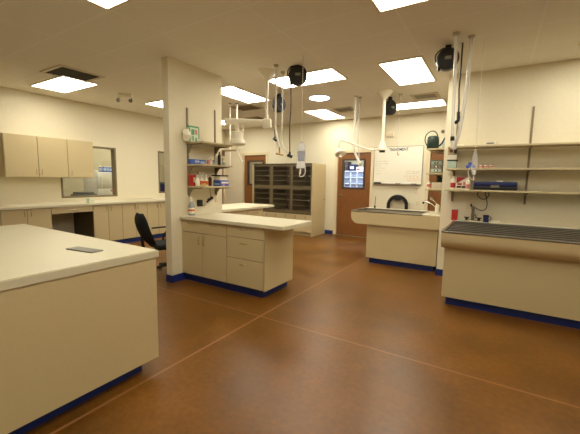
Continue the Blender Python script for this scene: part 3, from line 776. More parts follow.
# ------------------------------------------------------------------ right wall shelves
YR = 5.494
RS = [1.945, 1.640, 1.345]
for z, w in zip(RS, ('upper right wall shelf above the right tub, almost empty', 'middle right wall shelf above the right tub, carrying the blue object', 'lower right wall shelf above the right tub, carrying bottles and a black case')):
    t = thing('wall_shelf', 'cream '+w, 'shelf', (.35, 5.34, z-.02), 0, 'cream wall shelves')
    MB().box(-.615, 1.35, 5.19, YR-.016, z-.026, z, .003).build('board', M_shelf, t)
    for x in (-.54, .35, 1.2):
        MB().prism([(x-.008, YR-.013, z-.027), (x-.008, 5.22, z-.027), (x-.008, 5.23, z-.04), (x-.008, 5.40, z-.05), (x-.008, YR-.045, z-.10), (x-.008, YR-.03, z-.17), (x-.008, YR-.013, z-.17)], (.016, 0, 0)).build('bracket', M_std, t, smooth=0)
for x, w in ((-.54, 'left one above the red cup'), (.35, 'middle one, right of the drip bag'), (1.2, 'rightmost one')):
    o = MB().box(x-.012, x+.012, YR-.012, YR, 1.16, 2.45)
    tag(o.build('shelf_standard', M_std, origin=(x, YR, 1.16), smooth=0), 'slotted metal shelf standard on the right wall, '+w, 'shelf standard', 'slotted metal shelf standards')
# middle shelf
carton('storage_box', 'pale grey-green box with dark lid, leftmost on the middle right shelf', 'box', (-.555, 5.33, RS[1]), (.115, .16, .105), 0, M_teal)
t = thing('storage_box', 'pale box with dark base stacked on the grey-green box', 'box', (-.555, 5.33, RS[1]+.106))
MB().box(-.062, .062, -.085, .085, 0, .014).build('lid', M_ventd, t, False); MB().box(-.057, .057, -.08, .08, .014, .085, .004).build('body', M_card, t, False)
t = thing('wall_gadget', 'small brown and black gadget with a round dial hung below the upper right shelf', 'gadget', (-.555, 5.27, 1.836))
MB().box(-.06, .06, -.03, .03, 0, .08, .006).build('case', M_shelf, t, False); MB().cyl((-.015, -.03, .045), (-.015, -.036, .045), .024).build('dial', M_brownbtl, t, False)
MB().box(.02, .055, -.034, -.03, .01, .07).build('panel', M_black, t, False); MB().box(-.04, .04, -.01, .01, .08, .084).build('hanger', M_std, t, False)
t = thing('plastic_container', 'bright blue plastic object on the middle right shelf', 'container', (-.315, 5.31, RS[1]))
MB().box(-.06, .045, -.04, .04, 0, .05, .012).build('base', M_bluebox, t, False); MB().cyl((-.01, -.025, .055), (-.01, .025, .055), .03).build('drum', M_bluebox, t, False)
g = 'small jars on the middle right shelf'
for k, x in enumerate((-.20, -.14, -.075)):
    bottle('small cream jar on the middle right shelf, %s right of the blue object' % ('first', 'second', 'third')[k], (x, 5.31, RS[1]), .024, .055, M_card, M_grey, M_pink, name='jar', capr=.9, group=g)
# upper shelf
carton('carton', 'small white packet at the left of the upper right shelf', 'box', (-.475, 5.30, RS[0]), (.10, .08, .03), .2, M_white)
carton('carton', 'white and grey packet at the right of the upper right shelf', 'box', (-.10, 5.30, RS[0]), (.14, .12, .05), -.1, M_card, [('f', .2, .8, .3, .7, M_grey)])
# lower shelf
bottle('white bottle with red label, leftmost on the lower right shelf', (-.525, 5.30, RS[2]), .033, .185, M_white, M_white, M_redb, lab_z=(.12, .5))
t = carton('carton', 'white box with dark red pictures on the lower right shelf', 'box', (-.41, 5.33, RS[2]), (.15, .14, .175), 0, M_card,
       [('f', .08, .92, .12, .28, M_dkframe), ('f', .08, .3, .55, .9, M_dkframe), ('f', .4, .6, .05, .35, M_card), ('f', .62, .9, .35, .6, M_pink), ('f', .12, .5, .36, .5, M_redb)])
MB().prism([(-.07, -.0716, .172), (.068, -.0716, .172), (-.068, -.0716, .085)], (0, -.001, 0)).build('printed_panel', M_redb, t, False)
bottle('white bottle with red print in front of the pictured box, on the lower right shelf', (-.33, 5.224, RS[2]), .027, .165, M_white, M_white, M_pink, lab_z=(.1, .45))
t = thing('instrument_case', 'black and navy case at the right of the lower right shelf', 'case', (-.06, 5.33, RS[2]))
MB().box(-.2, .3, -.12, .12, 0, .05, .008).build('base', M_black, t, False); MB().box(-.2, .3, -.12, .12, .052, .115, .012).build('lid', M_navy, t, False)
MB().box(.0, .1, -.128, -.12, .035, .07).build('latch', M_steel, t, False); MB().ball((.1, 0, .115), .05, 1, 1, .5).build('knob', M_card, t, False)
# cord + outlet under the shelf
plate('double outlet plate with a black plug on the right wall above the tap', -.285, YR, 1.115, 'y', .125, .115, M_black)
tag(MB().tube([(-.20, 5.44, 1.318), (-.215, 5.44, 1.27), (-.16, 5.44, 1.215), (-.10, 5.44, 1.225), (-.07, 5.44, 1.30), (-.12, 5.44, 1.31), (-.10, 5.44, 1.23), (-.085, 5.44, 1.14), (-.105, 5.44, 1.065), (-.17, 5.44, 1.055), (-.25, 5.45, 1.10), (-.285, 5.482, 1.115)], .0055, 8).build('power_cord', M_black, origin=(-.2, 5.44, 1.05)), 'black power cord looping below the lower right shelf to the outlet', 'cord')
# things on the right tub deck
DK = .892
t = thing('cup', 'tall red plastic cup on the right tub deck against the wall', 'cup', (-.485, 5.40, DK))
MB().box(-.038, .038, -.038, .038, 0, .145, .006).build('body', M_red, t, False); MB().box(-.041, .041, -.041, .041, .137, .15, .004).build('rim', M_red, t, False)
t = thing('tap', 'dark steel tap on the right tub deck under the outlet', 'tap', (-.25, 5.40, DK))
MB().box(-.11, .10, -.035, .035, 0, .018, .006).build('base_plate', M_chrome, t, False)
MB().cyl((0, 0, .018), (0, 0, .19), .021).ball((0, 0, .19), .028).build('body', M_steel, t, False)
MB().tube([(0, -.0, .06), (.03, -.06, .10), (.05, -.16, .07)], .013).build('spout', M_steel, t, False)
for s in (-.075, .08): MB().cyl((s, 0, .018), (s, 0, .045), .018).box(s-.035, s+.035, -.008, .008, .045, .058, .003).build('handle', M_black, t, False)
t = thing('cup', 'navy blue cup on the right tub deck at the right edge', 'cup', (-.085, 5.39, DK))
MB().lathe([(.03, 0), (.033, .01), (.038, .1), (.035, .1), (.03, .012)], (0, 0, 0)).build('body', M_navy, t, False)
MB().tube([(.034, 0, .08), (.06, 0, .07), (.058, 0, .04), (.033, 0, .03)], .005).build('handle', M_navy, t, False)
carton('soap_bar', 'small pale teal bar on the right tub deck beside the red cup', 'soap', (-.40, 5.37, DK), (.07, .045, .02), .1, M_teal)
carton('soap_dish', 'low white dish on the right tub deck right of the navy cup', 'dish', (.03, 5.39, DK), (.11, .07, .03), 0, M_white)

# ------------------------------------------------------------------ shelves on the side of the right wall
SS = [1.972, 1.588, 1.332]
for z, w in zip(SS, ('narrow side shelf under the watering can, top of three', 'narrow side shelf under the stacked grey drawers, middle of three', 'narrow side shelf above the white tap, lowest of three')):
    t = thing('wall_shelf', 'cream '+w, 'shelf', (-.85, 6.1, z-.02), 0, 'cream wall shelves')
    MB().box(-.97, -.71, 5.70, 6.5, z-.024, z, .003).build('board', M_shelf, t)
    for y in (5.82, 6.38): MB().prism([(-.708, y-.005, z-.025), (-.93, y-.005, z-.025), (-.925, y-.005, z-.036), (-.77, y-.005, z-.045), (-.73, y-.005, z-.09), (-.72, y-.005, z-.13), (-.708, y-.005, z-.13)], (0, .01, 0)).build('bracket', M_std, t, smooth=0)
for y, w in ((5.82, 'near one behind the watering can'), (6.38, 'far one')):
    tag(MB().box(-.706, -.694, y-.012, y+.012, 1.15, 2.35).build('shelf_standard', M_std, origin=(-.694, y, 1.15), smooth=0), 'metal shelf standard on the side of the right wall, '+w, 'shelf standard', 'slotted metal shelf standards')
# watering can
t = thing('watering_can', 'dark green watering can on the top side shelf', 'watering can', (-.925, 5.92, SS[0]), 0)
MB().lathe([(.085, 0), (.092, .01), (.092, .15), (.086, .195), (.07, .214), (.06, .216)], (0, 0, 0), 24).build('body', M_dgreen, t, False)
MB().tube([(.085, 0, .05), (.13, 0, .09), (.165, 0, .16), (.20, 0, .205)], lambda u: .016-.006*u).lathe([(.01, 0), (.016, .02)], (.197, 0, .2), 12, axis=(.7, 0, .6)).build('spout', M_dgreen, t, False)
MB().tube([(-.088, 0, .06), (-.125, 0, .15), (-.11, 0, .24), (-.04, 0, .295), (.03, 0, .28), (.068, 0, .212)], .0085).build('handle', M_dgreen, t, False)
carton('carton', 'pale grey-green carton behind the spout of the watering can', 'box', (-.76, 6.12, SS[0]), (.08, .16, .16), 0, M_teal)
# drawers stack
t = thing('drawer_organizer', 'grey three-tier drawer organizer on the middle side shelf', 'organizer', (-.845, 5.98, SS[1]), 0)
b = MB().box(-.085, .085, -.11, .13, 0, .012).box(-.085, -.077, -.11, .13, .012, .20).box(.077, .085, -.11, .13, .012, .20).box(-.085, .085, -.11, .13, .20, .21)
b.build('housing', M_grey, t, False, smooth=0)
for k in range(3):
    z = .014+k*.062
    d = MB().box(-.076, .076, -.115, .12, z, z+.056, .003).build('drawer', M_teal if k != 1 else M_grey, t, False)
    MB().box(-.03, .03, -.121, -.115, z+.012, z+.042, .004).build('label_tab', M_black, d, False)
    MB().cyl((0, -.121, z+.027), (0, -.13, z+.027), .013).build('knob', M_white, d, False)
# lowest side shelf
carton('carton', 'long low white box on the lowest side shelf', 'box', (-.82, 5.98, SS[2]), (.16, .22, .105), 0, M_card, [('t', 0, 1, 0, 1, M_alu)])
bottle('small pink and white bottle at the left end of the lowest side shelf', (-.928, 5.80, SS[2]), .028, .13, M_white, M_white, M_pink)
t = thing('spool', 'dark green bag standing on the long white box', 'bag', (-.79, 6.0, SS[2]+.107))
MB().lathe([(.05, 0), (.06, .02), (.055, .1), (.02, .125)], (0, 0, 0)).build('body', M_dgreen, t, False); MB().tube([(-.03, 0, .11), (0, 0, .14), (.03, 0, .11)], .005).build('handle', M_dgreen, t, False)
t.name = 'small_bag'
# white tap with sprayer on back tub
t = thing('tap', 'white tap with chrome spray arm at the right end of the long tub', 'tap', (-.80, 5.95, .922))
MB().lathe([(.05, 0), (.05, .01), (.034, .02), (.034, .13), (.028, .15), (.012, .155)], (0, 0, 0)).build('body', M_white, t, False)
MB().tube([(-.01, 0, .10), (-.10, .0, .16), (-.17, 0, .185), (-.215, .0, .175)], .011).build('spout', M_chrome, t, False)
MB().cyl((-.215, 0, .185), (-.23, 0, .155), .017).build('nozzle', M_black, t, False)
MB().tube([(0, 0, .15), (-.05, .0, .20), (-.09, .0, .235)], .011).ball((-.10, 0, .24), .026).build('lever', M_chrome, t, False)

# ------------------------------------------------------------------ back wall fittings
t = thing('whiteboard', 'large whiteboard with faint writing on the back wall', 'whiteboard', (-2.02, YB, 1.37))
wx0, wx1, wz0, wz1 = -2.60, -1.45, 1.375, 2.27
yw = YB-.014
MB().box(wx0+.015, wx1-.015, yw, YB, wz0+.015, wz1-.015).build('panel', M_board, t, smooth=0)
b = MB().box(wx0, wx1, yw-.006, YB, wz1-.015, wz1).box(wx0, wx1, yw-.006, YB, wz0, wz0+.015).box(wx0, wx0+.015, yw-.006, YB, wz0+.015, wz1-.015).box(wx1-.015, wx1, yw-.006, YB, wz0+.015, wz1-.015)
b.build('frame', M_alu, t, smooth=0)
tray = MB().box(wx0+.02, wx1-.05, yw-.06, yw-.006, wz0-.006, wz0+.006).build('tray', M_alu, t, smooth=0)
R = Matrix.Rotation(PI/2, 3, 'X')
text_part('lettering', 'TREATMENT', .092, (-2.235, yw-.001, 2.165), R, M_ink, t, .86)
def scribble(name, rows, m, r=.0035):
    b = MB()
    for (x0, x1, z) in rows:
        x = x0
        while x < x1:
            L = random.uniform(.03, .07); pts = []
            for k in range(5): pts.append((x+L*k/4, yw-.001, z+random.uniform(-.011, .011)))
            b.tube(pts, r, 4, sub=2); x += L+.02
    return b.build(name, m, t)
scribble('handwriting', [(-2.54, -2.24, 1.925), (-2.54, -2.30, 1.87), (-2.53, -2.42, 1.815), (-2.52, -2.33, 1.76), (-2.52, -2.42, 1.70), (-2.52, -2.45, 1.63)], M_inkgrey)
scribble('handwriting', [(-1.82, -1.52, 1.68), (-1.80, -1.56, 1.64)], M_inkgrey)
scribble('handwriting', [(-1.86, -1.56, 1.57), (-1.80, -1.53, 1.52), (-1.78, -1.54, 1.47)], M_inkor, .006)
def marker(label, x, m, L=.12):
    t2 = thing('marker', label, 'marker', (x, yw-.035, wz0+.006), 0, 'markers on the whiteboard tray')
    MB().cyl((-L/2, 0, .009), (L/4, 0, .009), .008, n=10).build('barrel', m, t2, False); MB().cyl((L/4, 0, .009), (L/2, 0, .009), .0095, n=10).build('cap', M_black, t2, False)
marker('dark marker in the middle of the whiteboard tray', -1.98, M_black); marker('navy marker towards the right of the whiteboard tray', -1.62, M_navy)
t2 = thing('eraser', 'dark eraser at the left end of the whiteboard tray', 'eraser', (-2.47, yw-.035, wz0+.006))
MB().box(-.085, .085, -.022, .022, 0, .03, .004).build('felt', M_black, t2, False); MB().box(-.08, .08, -.024, .024, .03, .042, .003).build('grip', M_grey, t2, False)
# draped dryer hose on a hook
t = thing('hose', 'black corrugated hose draped in an arch over a bracket on the back wall', 'hose', (-1.96, YB, .78))
pts = []
for k in range(25):
    a = PI*k/24; pts.append((-1.962-.21*math.cos(a), YB-.075, .88+.21*math.sin(a)))
pts = [(-1.962-.215, YB-.075, .35), (-1.962-.213, YB-.075, .6)]+pts+[(-1.962+.213, YB-.075, .6), (-1.962+.215, YB-.075, .35)]
def rib(u): return .040+.004*math.sin(u*420)
MB().tube(pts, rib, 14, sub=8).build('tube', M_rubber, t, smooth=60)
MB().box(-2.03, -1.895, YB-.13, YB, 1.0, 1.03, .004).build('bracket_arm', M_black, t)
MB().cyl((-1.962, YB-.125, 1.055), (-1.962, YB, 1.055), .062).build('bracket', M_black, t)
plate('small pale switch plate just below the right end of the whiteboard', -1.575, YB, 1.23, 'y', .06, .10)
plate('small pale outlet plate above the right end of the long tub', -1.515, YB, .955, 'y', .06, .10)
t = thing('junction_box', 'small cream box high on the back wall above the whiteboard', 'box', (-2.22, YB, 2.5))
MB().box(-2.30, -2.14, YB-.05, YB, 2.50, 2.61, .006).build('housing', M_white, t); MB().box(-2.29, -2.15, YB-.054, YB-.05, 2.51, 2.60, .002).build('cover', M_case, t)
t = thing('smoke_detector', 'small round dark alarm high on the back wall above the watering can', 'alarm', (-1.08, YB, 2.55))
MB().cyl((-1.08, YB, 2.555), (-1.08, YB-.04, 2.555), .04, .032).build('housing', M_grey, t); MB().cyl((-1.08, YB-.04, 2.555), (-1.08, YB-.05, 2.555), .018).build('horn', M_brownbtl, t)
t = thing('brush', 'thin grey long-handled brush standing at the back of the long tub', 'brush', (-1.96, 6.3, .922))
MB().tube([(-1.965, 6.31, .925), (-1.962, 6.31, 1.02), (-1.955, 6.31, 1.15)], .008).build('handle', M_grey, t); MB().cyl((-1.965, 6.31, .922), (-1.965, 6.31, .97), .016).build('bristles', M_steeld, t)

# ------------------------------------------------------------------ hanging equipment
def cone_mount(t, x, y, m=M_white): MB().lathe([(.025, ZC-.14), (.05, ZC-.115), (.125, ZC-.03), (.13, ZC-.0), (.1, ZC)], (x, y, 0), 24).build('ceiling_mount', m, t)
# left exam lamp
X, Y = -2.914, 4.036
t = thing('exam_lamp', 'white ceiling exam lamp hanging in front of the partition, left one', 'exam lamp', (X, Y, ZC))
cone_mount(t, X, Y)
MB().tube([(X, Y, ZC-.1), (X-.004, Y, 2.75), (X-.012, Y, 2.5), (X, Y, 2.3)], .021, 10).build('pole', M_white, t)
MB().box(X-.062, X+.062, Y-.05, Y+.05, 2.185, 2.315, .014, rot=Matrix.Rotation(.5, 3, 'Z')).build('joint', M_white, t)
ax, ay = -3.445, 3.722
MB().tube([(X, Y, 2.27), (-3.16, 3.88, 2.275), (ax, ay, 2.275)], lambda u: .035+.012*u, 10).build('arm', M_white, t)
hx, hy = -3.285, 3.805
MB().cyl((hx, hy, 2.26), (hx, hy, 2.12), .03).tube([(hx+.05, hy+.03, 2.25), (hx+.075, hy+.045, 2.17), (hx+.07, hy+.04, 2.08)], .012).build('yoke', M_white, t)
MB().lathe([(.07, 2.13), (.088, 2.115), (.092, 2.02), (.112, 2.0), (.118, 1.955), (.10, 1.935), (.07, 1.93)], (hx, hy, 0), 24).build('lamp_head', M_white, t)
MB().tube([(hx+.0, hy, 1.935), (hx+.004, hy, 1.85), (hx+.03, hy+.02, 1.75), (hx+.075, hy+.04, 1.68)], .016, 10).build('grip', M_white, t)
# right exam lamp
X, Y = -1.745, 5.879
t = thing('exam_lamp', 'white ceiling exam lamp with long bent arm in front of the whiteboard, right one', 'exam lamp', (X, Y, ZC))
cone_mount(t, X, Y)
MB().tube([(X, Y, ZC-.1), (X, Y, 2.4), (X, Y, 2.05)], .027, 10).build('pole', M_white, t)
MB().lathe([(.04, 2.13), (.05, 2.09), (.075, 2.02), (.075, 1.985), (.04, 1.975)], (X, Y, 0), 18).build('joint', M_white, t)
MB().box(X-.045, X+.045, Y-.02, Y+.02, 1.945, 1.975).build('knob', M_black, t)
MB().tube([(X, Y, 2.02), (-1.90, Y, 1.998), (-2.04, Y, 2.02), (-2.25, Y, 2.10), (-2.46, Y, 2.176), (-2.55, Y, 2.19)], .017, 10).build('arm', M_white, t)
MB().tube([(-2.55, Y, 2.19), (-2.575, Y, 2.16), (-2.575, Y, 2.06)], .015, 10).build('yoke', M_white, t)
MB().lathe([(.03, .07), (.06, .05), (.10, -.0), (.105, -.045), (.085, -.06), (.03, -.065)], (-2.53, Y-.02, 1.975), 20, axis=(-.35, .35, .8)).lathe([(.03, 0), (.03, .05)], (-2.51, Y-.04, 1.875), 12).build('lamp_head', M_white, t)

# cord reels
def reel(label, x, y, zc, r, cord_to, plug=True, ang=0.):
    t = thing('cord_reel', label, 'cord reel', (x, y, ZC), ang, 'black ceiling cord reels')
    zz = zc-ZC; w = .06
    b = MB().lathe([(r*.2, -w), (r*.9, -w), (r, -w*.75), (r, w*.75), (r*.9, w), (r*.2, w)], (0, 0, zz), 32, axis=(0, 1, 0)); b.build('drum', M_black, t, False)
    MB().lathe([(r*.25, 0), (r*.45, .006), (r*.28, .012)], (0, -w, zz), 24, axis=(0, -1, 0)).build('hub', M_black, t, False)
    MB().box(-r*.28, r*.28, -w-.014, -w-.0115, zz-.018, zz+.018).build('name_plate', M_grey, t, False, smooth=0)
    h = -zz
    MB().tube([(-r*1.05, 0, zz-.02), (-r*1.08, 0, zz+r*.5), (-r*.6, 0, zz+r*1.0), (0, 0, zz+r*1.1)], .008).box(-.03, .03, -.02, .02, zz+r*.98, 0).build('bracket', M_black, t, False)
    MB().box(-r*.85, -r*.6, -.03, .03, zz-r*.98, zz-r*.62, .006).build('cord_guide', M_black, t, False)
    if cord_to:
        x1 = -r*.72; z0 = zz-r*.95
        cz = cord_to-ZC
        MB().tube([(x1, 0, z0), (x1+.004, 0, z0*.7+cz*.3), (x1-.008, 0, z0*.4+cz*.6), (x1, 0, cz+.06)], .0075, 8).build('cord', M_black, t, False)
        MB().cyl((x1, 0, cz+.07), (x1, 0, cz+.02), .015).cyl((x1-.035, 0, cz+.03), (x1+.035, 0, cz), .022).build('plug', M_black, t, False)
    return t
reel('black cord reel at the top centre in front of the large ceiling panel', -2.423, 4.067, 2.862, .128, 1.76, ang=.53)
t = reel('black cord reel further back, left of the top centre one', -3.481, 5.186, 2.80, .135, 2.15, ang=1.42)
MB().tube([(-.097, 0, 2.15-ZC), (-.097, 0, 2.0-ZC), (-.097, 0, 1.86-ZC)], .004, 6).build('pull_string', M_hose, t, False)
reel('black cord reel beside the right exam lamp mount', -1.775, 6.329, 2.795, .135, None, ang=1.1)
reel('black cord reel at the top right, in front of the right wall edge', -.574, 4.3, 2.835, .118, None, ang=.2)
# right black cord with T plug
t = thing('drop_cord', 'black drop cord with T-shaped plug at the right', 'cord', (-.43, 4.3, ZC))
MB().tube([(-.43, 4.3, ZC), (-.43, 4.3, 2.73), (-.433, 4.3, 2.5), (-.425, 4.3, 2.35), (-.422, 4.3, 2.2)], .0085).build('cord', M_black, t)
MB().cyl((-.422, 4.3, 2.24), (-.42, 4.3, 2.16), .017).cyl((-.455, 4.3, 2.115), (-.37, 4.3, 2.185), .02).build('plug', M_black, t)
# hoses; `near` slides a whole hose towards the middle of the room along the floor
def hang(name, label, cat, pts, r, m, n=8, group=None, mount=True, near=1.):
    pts = [(p[0]*near, p[1]*near, ZC if p[2] == ZC else 1.439+(p[2]-1.439)*near) for p in pts]
    t = thing(name, label, cat, (pts[0][0], pts[0][1], ZC), 0, group)
    MB().tube(pts, r, n).build('tube', m, t)
    if mount: MB().lathe([(.02, ZC-.03), (.035, ZC-.012), (.035, ZC)], (pts[0][0], pts[0][1], 0), 14).build('ceiling_plate', M_alu, t)
    return t
gh = 'hanging hoses and rods'
t = hang('air_hose', 'white hanging hose with brass T fitting left of the centre cord', 'hose', [(-2.831, 4.132, ZC), (-2.831, 4.132, 2.5), (-2.831, 4.132, 2.2), (-2.79, 4.14, 2.02), (-2.765, 4.145, 1.91)], .013, M_hose, group=gh, near=.94)
MB().cyl((-2.597, 3.896, 1.892), (-2.592, 3.896, 1.807), .012).cyl((-2.642, 3.877, 1.802), (-2.538, 3.92, 1.778), .013).build('fitting', M_brass, t)
hang('air_hose', 'thin clear hose hanging between the white hose and the centre cord', 'hose', [(-2.735, 4.17, ZC), (-2.735, 4.17, 2.5), (-2.74, 4.17, 2.1), (-2.735, 4.17, 1.97), (-2.64, 4.17, 1.83)], .009, M_clear, group=gh)
hang('hanging_rod', 'thin pale rod hanging at the right edge of the partition wall', 'rod', [(-4.777, 5.311, ZC), (-4.777, 5.311, 2.2), (-4.777, 5.311, 1.70)], .010, M_hose, group=gh)
hang('hanging_rod', 'short pale rod hanging above the left exam lamp arm', 'rod', [(-4.647, 5.378, ZC), (-4.647, 5.378, 2.7), (-4.647, 5.378, 2.45)], .019, M_hose, group=gh)
t = hang('air_hose', 'thick white hose hanging in front of the middle door', 'hose', [(-2.304, 5.97, ZC), (-2.304, 5.97, 2.5), (-2.31, 5.97, 2.2), (-2.30, 5.97, 2.02), (-2.235, 5.97, 1.87), (-2.17, 5.97, 1.75)], .022, M_hose, group=gh)
MB().cyl((-2.175, 5.97, 1.76), (-2.155, 5.97, 1.715), .028).build('fitting', M_shelf, t)
t = hang('air_hose', 'thinner white hose hanging just right of the thick one at the middle door', 'hose', [(-2.265, 6.074, ZC), (-2.265, 6.074, 2.6), (-2.27, 6.074, 2.2), (-2.245, 6.074, 1.95), (-2.235, 6.074, 1.80)], .013, M_clear, group=gh)
t = hang('pull_chain', 'thin hanging line with small hook in front of the whiteboard', 'chain', [(-1.561, 6.203, ZC), (-1.561, 6.203, 2.4), (-1.561, 6.203, 1.96)], .0055, M_clear, 6, group=gh)
MB().tube([(-1.561, 6.203, 1.97), (-1.561, 6.203, 1.93), (-1.545, 6.203, 1.915), (-1.535, 6.203, 1.935)], .006).build('hook', M_brownbtl, t)
t = hang('air_hose', 'white hose hanging nearest the left edge of the right wall', 'hose', [(-.50, 4.3, ZC), (-.488, 4.3, 2.7), (-.478, 4.3, 2.3), (-.468, 4.3, 2.0), (-.455, 4.3, 1.83)], .017, M_clear, group=gh, near=.93)
MB().cyl((-.434, 4.0, 1.93), (-.432, 4.0, 1.885), .021).build('clamp', M_black, t)
hang('air_hose', 'wide white strap-like hose bending left in front of the right shelves', 'hose', [(-.345, 4.3, ZC), (-.35, 4.3, 2.7), (-.356, 4.3, 2.45), (-.375, 4.3, 2.25), (-.395, 4.3, 2.05), (-.43, 4.3, 1.88), (-.445, 4.3, 1.82)], .019, M_clear, group=gh, near=.965)
# iv bags
def chain(t, x, y, z0, z1, pitch=.03):
    b = MB(); n = int((z1-z0)/pitch)
    b.cyl((x, y, z0), (x, y, z1), .0022, n=5)
    for k in range(n+1): b.ball((x, y, z0+k*(z1-z0)/n), .0065, n=6)
    b.build('chain', M_white, t)
def iv_bag(label, x, y, zt, w, h, rz, tail, filled=True):
    t = thing('iv_bag', label, 'bag', (x, y, ZC), rz, 'hanging drip bags')
    return t
x, y = -2.174, 3.772
t = thing('iv_bag', 'clear drip bag hanging on a bead chain in front of the cages', 'drip bag', (x, y, ZC))
chain(t, x, y, 1.941, ZC)
dx = Vector((.851, .525, 0))
def bagmesh(x, y, prof, thick):
    b = MB(); t2 = bmesh.new(); n = 14; rings = []
    for z, w in prof:
        ring = []
        for k in range(n):
            a = 2*PI*k/n; c = Vector((x, y, z))+dx*(w/2*math.cos(a))+Vector((-dx.y, dx.x, 0))*(min(thick, w*.35)/2*math.sin(a))
            ring.append(t2.verts.new(c))
        rings.append(ring)
    for p, q in zip(rings, rings[1:]):
        for k in range(n): t2.faces.new((p[k], p[(k+1) % n], q[(k+1) % n], q[k]))
    t2.faces.new(rings[0][::-1]); t2.faces.new(rings[-1]); b.bm.free(); b.bm = t2; return b
Q = lambda L: [(1.439+(z-1.439)*.92, w*.88) for z, w in L]
bg = bagmesh(x, y, Q([(1.98, .02), (1.955, .07), (1.92, .125), (1.85, .13), (1.72, .128), (1.63, .14), (1.605, .15), (1.595, .12)]), .055).build('bag', M_bag, t)
bagmesh(x, y, Q([(1.845, .10), (1.82, .115), (1.74, .10), (1.70, .08)]), .042).build('fluid', M_bagwhite, bg)
bagmesh(x, y, Q([(1.70, .10), (1.66, .118), (1.62, .135), (1.605, .14)]), .042).build('lower_film', M_baglabel, bg)
bagmesh(x, y, Q([(1.95, .05), (1.92, .09), (1.88, .10), (1.865, .09)]), .04).build('upper_film', M_baglabel, bg)
MB().tube([(x, y, 1.587), (x-.02, y, 1.54), (x-.01, y, 1.486), (x+.03, y+.02, 1.495), (x+.05, y+.03, 1.55), (x+.045, y+.03, 1.592)], .006).cyl((x-.005, y, 1.587), (x-.008, y, 1.513), .010).build('drip_line', M_hose, t)
x, y = -.222, 4.3
t = thing('iv_bag', 'clear drip bag hanging on a bead chain in front of the right shelves', 'drip bag', (x, y, ZC))
chain(t, x, y, 1.81, ZC)
bg = bagmesh(x, y, [(1.80, .015), (1.77, .045), (1.70, .062), (1.60, .07), (1.55, .055), (1.515, .02)], .05).build('bag', M_bag, t)
bagmesh(x, y, [(1.58, .035), (1.55, .04), (1.53, .025)], .03).build('lower_film', M_baglabel, bg)
MB().tube([(x, y, 1.52), (x+.0, y, 1.47), (x-.05, y, 1.52), (x-.05, y, 1.60), (x-.02, y, 1.62)], .005).build('drip_line', M_hose, t)

# ------------------------------------------------------------------ left worktop clutter and the room beyond the windows
carton('carton', 'small white and green box at the far left on the long worktop', 'box', (-6.86, 3.51, CT), (.10, .10, .09), .1, M_greenpale, [('r', .15, .85, .2, .8, M_card), ('r', .3, .7, .35, .6, M_green)])
tag(MB().box(-7.25, -7.0, 5.05, 5.28, CT, CT+.012, .002).build('paper_stack', M_card, origin=(-7.1, 5.15, CT)), 'low stack of papers on the long worktop near the partition', 'paper')
t = thing('refrigerator', 'white refrigerator in the room behind the left window', 'refrigerator', (-9.05, 5.0, 0))
MB().box(-9.4, -8.76, 4.66, 5.34, .03, 1.56, .01).build('body', M_fridge, t)
f = MB().box(-8.755, -8.70, 4.66, 5.34, .08, 1.13, .012).build('door', M_fridge, t); MB().tube([(-8.70, 4.74, .75), (-8.66, 4.74, .78), (-8.66, 4.74, 1.07), (-8.70, 4.74, 1.1)], .012).build('handle', M_white, f)
f = MB().box(-8.755, -8.70, 4.66, 5.34, 1.14, 1.555, .012).build('freezer_door', M_fridge, t); MB().tube([(-8.70, 4.74, 1.17), (-8.66, 4.74, 1.19), (-8.66, 4.74, 1.40), (-8.70, 4.74, 1.42)], .012).build('handle', M_white, f)
for s in (4.72, 5.28): MB().cyl((-8.9, s, 0), (-8.9, s, .04), .03).build('foot', M_black, t)
def wb(label, y, x): 
    bottle(label, (x, y, 1.56), .038, .16, M_bluebox, M_white, M_bluelt, group='blue water bottles on the refrigerator')
wb('blue water bottle on the refrigerator, leftmost', 4.80, -8.80); wb('blue water bottle on the refrigerator, second from left', 4.89, -8.80)
wb('blue water bottle on the refrigerator, third from left', 4.98, -8.80); wb('blue water bottle on the refrigerator, rightmost', 5.07, -8.80)
carton('carton', 'low white carton on the refrigerator left of the blue bottles', 'box', (-8.9, 4.72, 1.56), (.16, .07, .04), 0, M_card)
for k, (yy, zz) in enumerate(((4.72, 1.47), (4.75, 1.30))): pass
t = cabinet('cream cabinet in the room behind the left windows, under its own worktop', (-8.20, 2.6, 0), 3.6, .5, PI/2, two_doors(1.2, .6)+[('door', 1.2, 2.4, .105, .87, []), ('door', 2.4, 3.6, .105, .87, [])])
t.location = (-7.72, 2.6, 0); t.rotation_euler = (0, 0, PI/2)
t = worktop(-8.25, XL-.15, 2.55, 6.4, 'cream worktop in the room behind the left windows')
t = thing('printer', 'black printer in the room behind the left window, at its lower left', 'printer', (-8.0, 3.98, CT))
MB().box(-.18, .16, -.22, .2, 0, .12, .015).build('body', M_black, t, False); MB().box(-.15, .1, -.19, .17, .12, .17, .02).build('lid', M_black, t, False); MB().box(.16, .2, -.14, .12, .03, .045).build('tray', M_grey, t, False)
bottle('large pink and white bottle in the room behind the left window, lower right', (-7.95, 4.62, CT), .06, .28, M_pink, M_white, M_card)
t = thing('bin', 'dark navy container in the room behind the narrow left window', 'container', (-7.95, 5.98, CT))
MB().lathe([(.11, 0), (.13, .02), (.14, .34), (.12, .36)], (0, 0, 0), 20).build('body', M_navy, t, False); MB().lathe([(.142, .34), (.145, .36), (.10, .40), (.03, .41)], (0, 0, 0), 20).build('lid', M_black, t, False)
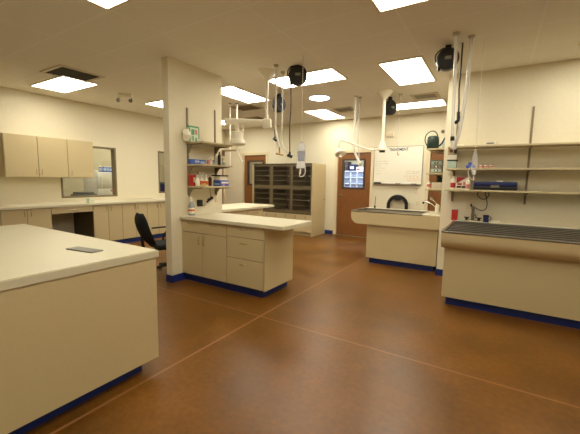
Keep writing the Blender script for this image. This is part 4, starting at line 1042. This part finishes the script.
# cages beyond the middle door
t = thing('cage_bank', 'pale grey wall of cages seen through the middle door window', 'cage', (-3.8, 10.2, 0))
MB().box(-4.60, -3.04, 10.0, 10.7, .05, 1.74).build('housing', M_cagegrey, t, smooth=0)
b = MB()
for k in range(8): b.box(-4.59+k*.22-.016, -4.59+k*.22+.016, 9.965, 10.0, .05, 1.755)
for k in range(9): b.box(-4.61, -3.03, 9.965, 10.0, 1.74-k*.195-.014, 1.74-k*.195+.014)
b.build('cage_front', M_cagewht, t, smooth=0)
tg = 'boxes on the cages beyond the middle door'
for k, (x, w, h, m, lb) in enumerate(((-4.2, .28, .3, M_dkframe, 'dark brown box on the cages behind the middle door, left one'), (-3.92, .2, .2, M_navy, 'dark bluish box on the cages behind the middle door, middle one'), (-3.66, .24, .12, M_card, 'pale low box on the cages behind the middle door, right one'), (-3.38, .2, .28, M_black, 'black box on the cages behind the middle door, far right one'))):
    carton('storage_box', lb, 'box', (x, 10.2, 1.756), (w, .3, h), 0, m, [('f', .2, .8, .3, .7, M_card)] if k in (1, 3) else [('f', .1, .5, .2, .6, M_redb)], tg)

# ------------------------------------------------------------------ world, camera, view
w = bpy.data.worlds.new('world'); SC.world = w; w.use_nodes = True
w.node_tree.nodes['Background'].inputs[0].default_value = (.6, .6, .62, 1); w.node_tree.nodes['Background'].inputs[1].default_value = .15
yaw, pitch, roll, f = .553, -.112, .017, 330.662
cy, sy, cp, sp, cr, sr = math.cos(yaw), math.sin(yaw), math.cos(pitch), math.sin(pitch), math.cos(roll), math.sin(roll)
fw = Vector((-sy*cp, cy*cp, sp)); rt = Vector((cy, sy, 0)); up = rt.cross(fw)
r2, u2 = rt*cr+up*sr, up*cr-rt*sr
cam = bpy.data.cameras.new('camera'); co = bpy.data.objects.new('camera', cam); C.objects.link(co)
mw = Matrix((r2, u2, -fw)).transposed().to_4x4(); mw.translation = (0, 0, 1.439)
co.matrix_world = mw
cam.sensor_fit = 'HORIZONTAL'; cam.sensor_width = 36; cam.lens = f/580*36; cam.clip_start = .02
SC.camera = co
vs = SC.view_settings
vs.view_transform = 'Standard'; vs.look = 'None'; vs.gamma = 1; vs.use_curve_mapping = False; vs.exposure = .78
SC.cycles.max_bounces = 8; SC.cycles.diffuse_bounces = 5; SC.cycles.transparent_max_bounces = 12
SC.cycles.sample_clamp_indirect = 6
SC.cycles.use_denoising = True
